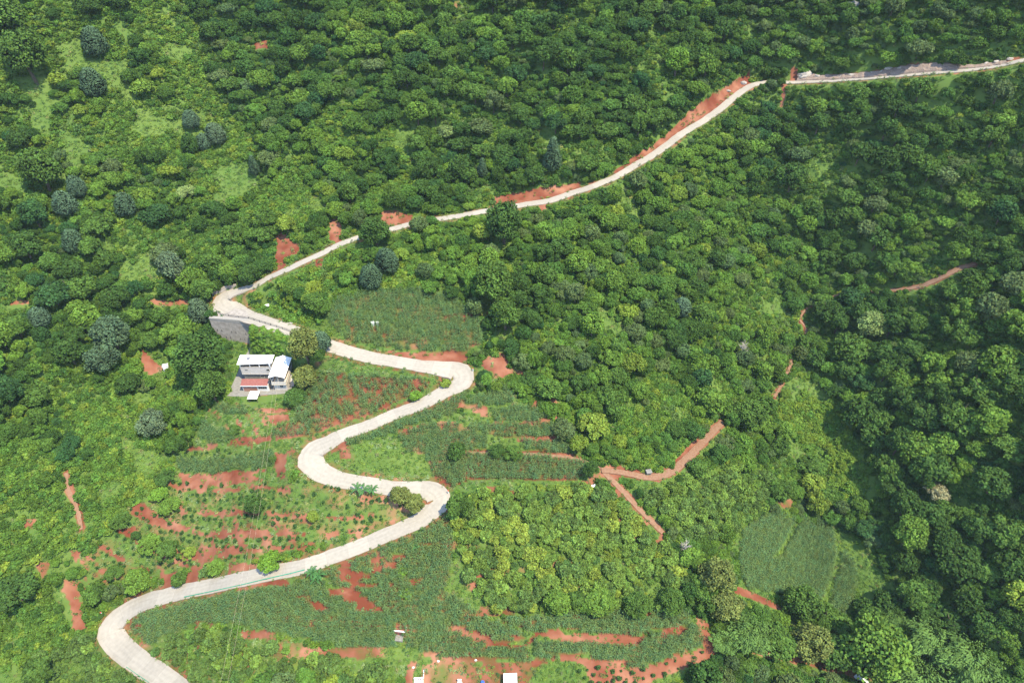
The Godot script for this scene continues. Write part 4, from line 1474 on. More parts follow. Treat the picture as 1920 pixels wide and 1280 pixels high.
	put("side_stair", stair(9, 1.0), stained("pale_steps", Color(0.5, 0.46, 0.42), Color(0.6, 0.56, 0.5), 0.03, 0.3), g, Vector3(2.1, 0, -4.8))
	window_in(g, Vector3(0.4, 1.0, -0.1), 1.0, 0.9, 2)
	# red-roofed annex
	var a := thing("annex", Vector3(-70.1, y, -129.9))
	tag(a, "low annex with faded red corrugated roof and white front below the farmhouse", "outbuilding")
	put("wall", boxes([Vector3(-3.5, -0.4, -1.7), Vector3(3.6, 2.35, -0.1)]), stained("whitewashed_wall", Color(0.6, 0.58, 0.56), Color(0.74, 0.72, 0.7), 0.03, 0.3), a)
	put("roof", sheet(Vector3(-3.75, 2.5, 0.25), Vector3(3.6, 2.5, 0.25), Vector3(3.6, 3.05, -1.85), Vector3(-3.75, 3.05, -1.85), 0.3, 0.04), stained("faded_red_sheet", Color(0.17, 0.045, 0.038), Color(0.27, 0.11, 0.09), 0.03, 0.25, 0.7), a)
	put("fascia", boxes([Vector3(-3.8, 2.3, 0.26), Vector3(3.65, 2.5, 0.32)]), white, a)
	put("door", boxes([Vector3(3.62, 0, -1.3), Vector3(3.68, 2.0, -0.5)]), dark, a)
	window_in(a, Vector3(2.0, 0.85, -0.1), 2.4, 1.0, 4)
	put("front_panel", boxes([Vector3(-3.3, 0.0, -0.1), Vector3(0.4, 1.7, -0.04)]), paint("dull_red_boards", Color(0.30, 0.15, 0.11)), a)
	# small white-roofed shed
	var s := thing("shed", Vector3(-69.7, y - 0.4, -126.9))
	tag(s, "small open shed with pale flat roof in front of the red-roofed annex", "shed")
	put("roof", sheet(Vector3(-1.4, 1.95, 1.3), Vector3(1.3, 1.95, 1.3), Vector3(1.45, 2.3, -1.35), Vector3(-1.15, 2.3, -1.35), 0.3, 0.04), stained("pale_pink_sheet", Color(0.66, 0.60, 0.57), Color(0.76, 0.72, 0.69), 0.02, 0.2, 0.6), s)
	put("wall", boxes([Vector3(-1.1, -0.4, -1.2), Vector3(1.2, 2.1, -1.05), Vector3(-1.1, -0.4, -1.045), Vector3(-0.98, 2.0, 0.8)]), dark, s)
	for x in [-1.15, 1.1]:
		put("post", boxes([Vector3(x - 0.05, -0.4, 1.0), Vector3(x + 0.05, 1.95, 1.1)]), dark, s)
	# retaining walls that carry the road
	var y1 := way_y(-85, 154) + 0.1
	var y2 := way_y(-75, 152) + 0.1
	var y3 := way_y(-62.6, 147) + 0.1
	var rw := thing("retaining_wall", Vector3.ZERO)
	tag(rw, "tall stained grey concrete retaining wall below the upper hairpin", "retaining wall")
	var w0 := Vector2(-88.3, 152.3)
	var w1 := Vector2(-75.0, 149.7)
	for k in 6:
		var pa := w0.lerp(w1, k / 6.0 + 0.003)
		var pb := w0.lerp(w1, (k + 1) / 6.0 - 0.003)
		put("wall_panel", wall_run([pa, pb], [lerpf(y1, y2, k / 6.0), lerpf(y1, y2, (k + 1) / 6.0)], y - 0.8, 1.1 + 0.02 * (k % 2)), wall_c, rw)
		for m in 2:
			var hp := pa.lerp(pb, 0.3 + 0.4 * m)
			var hy := y + 1.6 + 2.2 * ((k + m) % 2)
			var off := (y1 - hy) * 0.09
			put("weep_hole", boxes([Vector3(hp.x - 0.09, hy - 0.7, -hp.y + off - 0.3), Vector3(hp.x + 0.09, hy, -hp.y + off + 0.16)]), paint("weep_hole_dark", Color(0.09, 0.08, 0.07)), rw)  # weep holes drawn as raised boxes in one dark colour
	put("wall_core", wall_run([w0 + Vector2(0, 0.05), w1 + Vector2(0, 0.05)], [y1 - 0.1, y2 - 0.1], y - 0.9, 1.0), grey_c, rw)
	put("coping", wall_run([Vector2(-88.4, 152.25), Vector2(-74.9, 149.62)], [y1 + 0.18, y2 + 0.18], y1 - 0.2, 1.0), stained("pale_coping", Color(0.22, 0.205, 0.185), Color(0.30, 0.28, 0.255), 0.03, 0.3), rw)
	tag(put("return_wall", wall_run([Vector2(-75.0, 149.75), Vector2(-75.05, 151.0), Vector2(-68.6, 148.3), Vector2(-62.4, 145.5)], [y2, y2, (y2 + y3) * 0.5, y3], y + 2.6, 0.7), wall_c), "lower concrete wall along the road edge right of the tall retaining wall", "retaining wall")
	tag(put("road_apron", slab([Vector2(-88.0, 152.9), Vector2(-86.6, 152.6), Vector2(-75.0, 150.4), Vector2(-75.0, 151.4), Vector2(-62.5, 146.1), Vector2(-62.5, 148.0), Vector2(-74.0, 153.5), Vector2(-83.0, 157.5), Vector2(-88.5, 157.0)], func(p: float, q: float) -> float: return way_y(p, q) + 0.06, 0.6), wall_c), "grey concrete apron between the road and the retaining wall", "pavement", "", "structure")
	var up := []
	for q in [[398, 553], [414, 549], [430, 543], [443, 538]]:
		var p := ground(q[0], q[1])
		up.append(Vector2(p.x, -p.z))
	var t0 := at(up[0].x, up[0].y).y
	tag(put("upper_wall", wall_run(up, [t0 + 1.6, t0 + 1.9, t0 + 2.2, t0 + 2.1], t0 - 1.2, 0.5), wall_c), "low pale concrete wall on the uphill side of the upper hairpin", "retaining wall")
	var hedge := []
	var hues := []
	for k in 420:
		var q := Vector2(rng.randf_range(-74.5, -60.0), rng.randf_range(139.5, 150.5))
		var edge := 150.2 + (q.x + 75.0) * -0.395
		if q.y < edge - 2.0 and q.y > edge - 9.0:
			hedge.append(placed(at(q.x, q.y), rng.randf_range(0.45, 0.8), 0.7, 0.2))
			hues.append(shifted(TONES["fresh green"], 0.2))
	tag(swarm("bank_bushes", crown_shape(9, 0.95, 0.34, 520, 0.75, -0.1, 0.44), leafy("bush leaves", Color.WHITE), hedge, hues, "bright green creepers and bushes on the bank below the lower concrete wall"), "", "")
	# guard rail on the wall side of the road
	var line := []
	for q in [[407, 588], [414, 592], [430, 596], [448, 599], [468, 602], [487, 605], [508, 611], [530, 618], [549, 625]]:
		var p := ground(q[0], q[1])
		line.append(Vector3(p.x, way_y(p.x, -p.z) + 0.1, p.z))
	rail("guard_rail", line, 0.75, paint("dark_steel", Color(0.07, 0.075, 0.08), 0.5, 0.6), "dark thin guard rail along the road above the retaining wall", 0.05, 2)
	var green := paint("green_rail_paint", Color(0.03, 0.27, 0.17), 0.5)
	for e in [[[346, 1121, 400, 1110, 450, 1099, 500, 1087, 545, 1077, 572, 1070], "long low green guard rail on the lower edge of the road"], [[238, 1252, 258, 1266, 280, 1281], "short green guard rail at the bottom left of the road"]]:
		line = []
		for i in range(0, e[0].size(), 2):
			line.append(ground(e[0][i], e[0][i + 1]) + Vector3.UP * 0.05)
		rail("green_guard_rail", line, 0.5, green, e[1], 0.22, 1)

func gable(w: float, h: float, t: float, o: Vector3) -> ArrayMesh:
	var st := SurfaceTool.new()
	st.begin(Mesh.PRIMITIVE_TRIANGLES)
	st.set_smooth_group(-1)
	for z in [0.0, -t]:
		for v in [o + Vector3(-w / 2, 0, z), o + Vector3(0, h, z), o + Vector3(w / 2, 0, z)]:
			st.add_vertex(v)
	st.generate_normals()
	return st.commit()

func stair(n: int, w: float) -> ArrayMesh:
	var l := []
	for k in n:
		l.append(Vector3(0, -0.4, -k * 0.28 + 3.0))
		l.append(Vector3(w, 0.27 * (k + 1), -k * 0.28 + 3.28))
	return boxes(l)

func rail(called: String, line: Array, high: float, m: Material, label: String, beam: float, beams: int) -> void:
	var o := thing(called, line[0])
	tag(o, label, "guard rail")
	for b in beams:
		var st := SurfaceTool.new()
		st.begin(Mesh.PRIMITIVE_TRIANGLES)
		for i in line.size() - 1:
			var y := Vector3.UP * (high - b * high * 0.5)
			var p: Vector3 = line[i] - line[0] + y
			var q: Vector3 = line[i + 1] - line[0] + y
			var d := Vector3(-(q - p).z, 0, (q - p).x).normalized() * 0.04
			var u := Vector3.UP * beam * 0.5
			quad(st, p + d + u, q + d + u, q - d + u, p - d + u)
			quad(st, p + d - u, q + d - u, q + d + u, p + d + u)
			quad(st, p - d + u, q - d + u, q - d - u, p - d - u)
		st.generate_normals()
		put("rail", st.commit(), m, o)
	for i in line.size() - 1:
		var n := maxi(1, int(line[i].distance_to(line[i + 1]) / 2.0))
		for k in n:
			var p: Vector3 = (line[i] as Vector3).lerp(line[i + 1], float(k) / n) - line[0]
			put("post", boxes([p + Vector3(-0.05, -0.5, -0.05), p + Vector3(0.05, high + 0.05, 0.05)]), m, o)

# ---------------------------------------------------------------- small things
func rock_shape(sd: int, flat: float) -> ArrayMesh:
	var n := FastNoiseLite.new()
	n.seed = sd
	n.frequency = 0.8
	n.noise_type = FastNoiseLite.TYPE_CELLULAR
	n.cellular_return_type = FastNoiseLite.RETURN_DISTANCE
	var st := SurfaceTool.new()
	st.begin(Mesh.PRIMITIVE_TRIANGLES)
	st.set_smooth_group(-1)
	var pt := func(i: int, j: int) -> Vector3:
		var t := PI * j / 12.0
		var a := TAU * (i % 20) / 20.0
		var d := Vector3(sin(t) * cos(a), cos(t), sin(t) * sin(a))
		return d * (1.0 + 0.75 * n.get_noise_3dv(d * 2.2 + Vector3.ONE * sd)) * Vector3(1, flat, 0.7)
	for j in 12:
		for i in 20:
			quad(st, pt.call(i, j), pt.call(i + 1, j), pt.call(i + 1, j + 1), pt.call(i, j + 1))
	st.generate_normals()
	return st.commit()

func build_details() -> void:
	var chalk := stained("pale_limestone", Color(0.20, 0.17, 0.14), Color(0.46, 0.43, 0.39), 0.03, 0.35)
	var slate := stained("dark_limestone", Color(0.08, 0.085, 0.09), Color(0.22, 0.22, 0.22), 0.03, 0.35)
	for r in [[1512, 145, 13, 0.75, "big white rock face in the cut by the far road"], [1534, 146, 9, 0.7, "second white rock right of the big rock face by the far road"], [1546, 143, 5, 0.9, "small upright white rock in the far road cut"], [1560, 147, 6, 0.6, "low pale boulder at the foot of the far road cut"],
			[1600, 143, 8, 0.5, "grey shelf of rock left of the reddish far road cut"], [1640, 139, 8, 0.5, "grey shelf of rock in the middle of the far road cut"], [1668, 131, 8, 0.7, "pale rock beside the reddish far road cut"], [1712, 131, 9, 0.6, "broad pale rock in the reddish far road cut"],
			[1578, 146, 7, 0.6, "grey rock between the boulder and the grey shelf in the far road cut"], [1620, 140, 7, 0.6, "pale rock between the two grey shelves in the far road cut"], [1655, 135, 6, 0.7, "small grey rock left of the reddish far road cut"], [1690, 129, 7, 0.6, "pale rock at the left end of the reddish far road cut"], [1730, 125, 7, 0.7, "pale rock in the middle of the reddish far road cut"], [1850, 120, 6, 0.6, "low grey rock before the right end of the far road"],
			[1746, 127, 6, 0.9, "pale rock above the bend of the far road cut"], [1772, 131, 5, 1.0, "narrow white rock near the right end of the far road cut"], [1870, 117, 7, 0.6, "pale rock at the right end of the far road"], [1894, 112, 6, 0.7, "last pale rock beside the far road at the right"],
			[1394, 157, 6, 1.1, "grey white rock where the upper road meets the ravine"], [1366, 171, 4, 0.8, "small white stone in the red bank of the upper road"]]:
		var p := ground(r[0], r[1])
		var k: float = r[2] * 1.1 / scale_at(p)
		var o := put("rock_outcrop", rock_shape(int(r[0]), r[3]), chalk, null, p + Vector3(0, k * 0.25, 0))
		o.scale = Vector3(k * rng.randf_range(1.2, 1.9), k * rng.randf_range(0.7, 1.1), k)
		o.rotation.y = rng.randf_range(-0.5, 0.5)
		tag(o, r[4], "rock", "white rocks in the far road cut")
	var cut := SurfaceTool.new()
	cut.begin(Mesh.PRIMITIVE_TRIANGLES)
	cut.set_smooth_group(-1)
	var lower := [Vector2(1494, 153), Vector2(1560, 151), Vector2(1633, 146), Vector2(1700, 140), Vector2(1780, 133), Vector2(1847, 127), Vector2(1890, 121)]
	var upper := [Vector2(1496, 135), Vector2(1560, 139), Vector2(1633, 134), Vector2(1700, 120), Vector2(1750, 116), Vector2(1830, 121), Vector2(1885, 112)]
	var face := []
	for i in 73:
		var t := i / 72.0 * 5.999
		var u := int(t)
		var lo: Vector3 = ground(lerpf(lower[u].x, lower[u + 1].x, t - u), lerpf(lower[u].y, lower[u + 1].y, t - u))
		var hi: Vector3 = ground(lerpf(upper[u].x, upper[u + 1].x, t - u), lerpf(upper[u].y, upper[u + 1].y, t - u) + 2.5 * n_fine.get_noise_1d(i * 4.0))
		var col := []
		for k in 7:
			var s := k / 6.0
			var p := lo.lerp(hi, s)
			p.y = maxf(height(p.x, -p.z), p.y) + (0.0 if k == 0 or k == 6 else 0.35)
			var bump := n_fine.get_noise_2d(i * 5.0, k * 9.0)
			p += Vector3(0.25 * bump, 0.35 * bump, 0.7 * sin(s * PI) * (0.7 + bump))
			if k == 0 or k == 6:
				p.y -= 0.3
			col.append(p)
		face.append(col)
	for i in 72:
		for k in 6:
			quad(cut, face[i][k], face[i][k + 1], face[i + 1][k + 1], face[i + 1][k])
	cut.generate_normals()
	tag(put("rock_cut", cut.commit(), stained("broken_cut_rock", Color(0.10, 0.055, 0.038), Color(0.34, 0.30, 0.26), 0.05, 0.25)), "pale broken rock cut along the uphill side of the far road", "rock cut")
	for r in [[1598, 12, 26, 0.5, "dark rock cliff among the trees at the top right"], [1690, 40, 13, 0.6, "grey rock patch below the dark cliff at the top right"]]:
		var p := ground(r[0], r[1])
		var k: float = r[2] / scale_at(p)
		var o := put("cliff", rock_shape(int(r[0]), r[3]), slate, null, p)
		o.scale = Vector3.ONE * k
		tag(o, r[4], "cliff")
	# tanks, tombs, sheds
	var white := stained("white_sheet_metal", Color(0.70, 0.71, 0.70), Color(0.80, 0.80, 0.79), 0.01, 0.15, 0.55)
	for q in [[502, 579, 0.55, "white water tank in the grass above the upper hairpin"], [699, 610, 0.42, "left white water tank in the round maize slope"], [708, 609, 0.3, "smaller white water tank right of the other on the maize slope"], [1113, 917, 0.45, "small white water tank below the footpath fork"], [312, 692, 0.7, "pale water tank beside the red scar at the left"]]:
		var p := ground(q[0], q[1])
		var t := thing("water_tank", p, 0.3)
		var w: float = q[2]
		tag(t, q[3], "water tank")
		put("tank", boxes([Vector3(-w, -0.4, -w * 0.8), Vector3(w, w * 1.3 + 0.6, w * 0.8)]), white, t)
		put("lid", boxes([Vector3(-w - 0.08, w * 1.3 + 0.6, -w * 0.8 - 0.08), Vector3(w + 0.08, w * 1.3 + 0.7, w * 0.8 + 0.08)]), white, t)
	for q in [[192, 1153, "white roadside post left of the lowest road bend"], [177, 1199, "white roadside post below the first at the lowest road bend"], [887, 697, "white roadside post on the outside of the upper right bend"], [841, 926, "white roadside post on the outside of the lower right bend"]]:
		var t := thing("marker_post", ground(q[0], q[1]))
		tag(t, q[2], "marker post")
		put("post", boxes([Vector3(-0.09, -0.4, -0.09), Vector3(0.09, 1.3, 0.09)]), white, t)
		put("cap", boxes([Vector3(-0.12, 1.3, -0.12), Vector3(0.12, 1.4, 0.12)]), paint("red_reflector", Color(0.5, 0.05, 0.03)), t)
	var heap := put("gravel_heap", rock_shape(5, 0.35), stained("pale_gravel", Color(0.5, 0.47, 0.42), Color(0.66, 0.63, 0.58), 0.06, 0.6), null, on_level(508, 660, yard_y))
	heap.scale = Vector3(1.6, 1.4, 2.0)
	tag(heap, "heap of pale gravel on the yard behind the farmhouse", "gravel heap")
	# brick tomb in the maize
	var bp := ground(750, 1190)
	var tomb := thing("brick_tomb", bp, -0.1)
	tag(tomb, "red brick tomb front with white capping standing in the maize", "tomb")
	var brick := stained("red_brickwork", Color(0.27, 0.07, 0.045), Color(0.42, 0.14, 0.09), 0.08, 0.8)
	put("front", boxes([Vector3(-1.0, -0.4, -0.3), Vector3(1.0, 1.1, 0.0)]), brick, tomb)
	tomb.scale = Vector3(1.15, 1.35, 1.15)
	for k in 3:
		put("niche", boxes([Vector3(-0.7 + k * 0.55, 0.2, 0.0), Vector3(-0.4 + k * 0.55, 0.85, 0.05)]), paint("dark_niche", Color(0.12, 0.06, 0.05)), tomb)  # niches drawn as raised plates in one dark colour
	put("capping", boxes([Vector3(-1.08, 1.1, -0.18), Vector3(1.08, 1.17, 0.05), Vector3(1.0, -0.2, -1.2), Vector3(1.1, 0.9, -0.31)]), white, tomb)
	var mound := put("mound", rock_shape(8, 0.45), paint("mound_grass", Color(0.13, 0.15, 0.05)), tomb, Vector3(0, 0.1, -1.4))
	mound.scale = Vector3(1.0, 1.0, 1.4)
	put("apron", boxes([Vector3(-0.8, -0.4, 0.06), Vector3(0.7, 0.06, 1.2)]), stained("grey_concrete", Color.WHITE, Color.WHITE, 0.1, 0.1), tomb)
	# white tomb, stele, shed, barrel along the bottom edge
	var t2 := thing("white_tomb", ground(785, 1277), 0.05)
	tag(t2, "white tiled tomb with three dark niches at the bottom edge", "tomb")
	put("front", boxes([Vector3(-0.95, -0.4, -0.4), Vector3(0.95, 1.0, -0.1)]), white, t2)
	for k in 3:
		put("niche", boxes([Vector3(-0.72 + k * 0.52, 0.45, -0.1), Vector3(-0.38 + k * 0.52, 0.8, -0.05)]), paint("dark_niche", Color(0.12, 0.06, 0.05)), t2)  # recesses drawn as plates; their shade is put into the dark colour
	put("apron", boxes([Vector3(-0.95, -0.4, -0.09), Vector3(0.95, 0.2, 2.6)]), white, t2)
	put("side_wall", boxes([Vector3(0.96, -0.4, -2.0), Vector3(1.1, 0.9, -0.41)]), white, t2)
	var t3 := thing("stele", ground(862, 1279))
	tag(t3, "narrow white stone stele left of the white-roofed hut", "stele")
	put("slab", boxes([Vector3(-0.4, -0.3, -0.2), Vector3(0.4, 1.2, 0.0)]), white, t3)
	put("base", boxes([Vector3(-0.5, -0.3, 0.005), Vector3(0.5, 0.25, 0.6)]), white, t3)
	var t4 := thing("hut", ground(957, 1284), 0.03)
	tag(t4, "hut with flat white roof at the bottom edge of the fields", "hut")
	put("roof", sheet(Vector3(-1.4, 2.0, 1.4), Vector3(1.4, 2.0, 1.4), Vector3(1.4, 2.2, -1.5), Vector3(-1.4, 2.2, -1.5), 0.3, 0.04), white, t4)
	put("wall", boxes([Vector3(-1.25, -0.4, -1.3), Vector3(1.25, 1.95, 1.2)]), stained("grey_concrete", Color.WHITE, Color.WHITE, 0.1, 0.1), t4)
	var t5 := thing("barrel", ground(905, 1282))
	tag(t5, "blue plastic barrel near the bottom edge left of the hut", "barrel")
	var st := SurfaceTool.new()
	st.begin(Mesh.PRIMITIVE_TRIANGLES)
	limb(st, Vector3(0, -0.2, 0), Vector3(0, 0.25, 0), 0.36, 0.42, 14)
	limb(st, Vector3(0, 0.25, 0), Vector3(0, 0.85, 0), 0.42, 0.36, 14)
	st.generate_normals()
	put("body", st.commit(), paint("blue_plastic", Color(0.03, 0.10, 0.55), 0.4), t5)
	st = SurfaceTool.new()
	st.begin(Mesh.PRIMITIVE_TRIANGLES)
	limb(st, Vector3(0, 0.84, 0), Vector3(0, 0.9, 0), 0.39, 0.01, 14)
	st.generate_normals()
	put("lid", st.commit(), paint("blue_plastic", Color.BLACK), t5)
	for q in [[822, 1240, "small white stone in the weeds right of the white tomb"], [892, 1238, "flat white stone in the weeds left of the hut"], [775, 1252, "white carved stone post behind the white tomb"]]:
		var o := put("white_stone", rock_shape(int(q[0]), 0.7), white, null, ground(q[0], q[1]) + Vector3.UP * 0.2)
		o.scale = Vector3.ONE * 0.42
		tag(o, q[2], "stone", "white stones by the tombs")
	# tarpaulin heap at the lower right
	var tp := ground(1615, 1276)
	var tarp := thing("tarpaulin", tp, 0.4)
	tag(tarp, "white tarpaulin stretched over a frame at the bottom right", "tarpaulin")
	var ts := SurfaceTool.new()
	ts.begin(Mesh.PRIMITIVE_TRIANGLES)
	ts.set_smooth_group(1)
	for i in 10:
		for k in 6:
			var c := []
			for e in [[i, k + 1], [i + 1, k + 1], [i + 1, k], [i, k]]:
				var a: float = PI * e[0] / 10.0
				var z: float = e[1] / 6.0
				c.append(Vector3(-cos(a) * 1.35, sin(a) * (1.25 - 0.12 * sin(z * 9.0)), -z * 2.6 + 1.2))
			quad(ts, c[0], c[1], c[2], c[3])
	ts.generate_normals()
	put("sheet", ts.commit(), paint("white_tarpaulin", Color(0.62, 0.68, 0.66), 0.5), tarp)
	for x in [-1.35, 1.35]:
		put("frame_rail", boxes([Vector3(x - 0.05, -0.3, -1.42), Vector3(x + 0.05, 0.15, 1.22)]), paint("dark_timber", Color.BLACK), tarp)
	# little shrine at the dirt track
	var sh := thing("shrine", ground(1216, 889), 0.2)
	tag(sh, "tiny grey roofed shrine beside the red dirt track", "shrine")
	put("body", boxes([Vector3(-0.55, -0.3, -0.5), Vector3(0.55, 1.1, 0.4)]), stained("grey_concrete", Color.WHITE, Color.WHITE, 0.1, 0.1), sh)
	put("roof", boxes([Vector3(-0.7, 1.1, -0.65), Vector3(0.7, 1.25, 0.6)]), stained("grey_concrete", Color.WHITE, Color.WHITE, 0.1, 0.1), sh)
	put("niche", boxes([Vector3(-0.3, 0.1, 0.4), Vector3(0.3, 0.8, 0.43)]), paint("dark_timber", Color.BLACK), sh)
	# two overhead wires from the farm down the slope
	var wire := paint("pale_cable", Color(0.62, 0.5, 0.36), 0.5)
	for k in 2:
		var a := Vector3(-63.8 + k * 0.9, yard_y + 5.2, -130.0)
		var b := on_level(402 + k * 14, 1330, 10.0)
		var pts := []
		for i in 41:
			var t := i / 40.0
			pts.append(a.lerp(b, t) + Vector3.DOWN * 4.0 * t * (1.0 - t) * 2.2)
		st = SurfaceTool.new()
		st.begin(Mesh.PRIMITIVE_TRIANGLES)
		for i in 40:
			limb(st, pts[i], pts[i + 1], 0.010, 0.010, 4)
		st.generate_normals()
		tag(put("overhead_wire", st.commit(), wire), ["left of two thin overhead wires running from the farm down the slope", "right of two thin overhead wires running from the farm down the slope"][k], "wire")

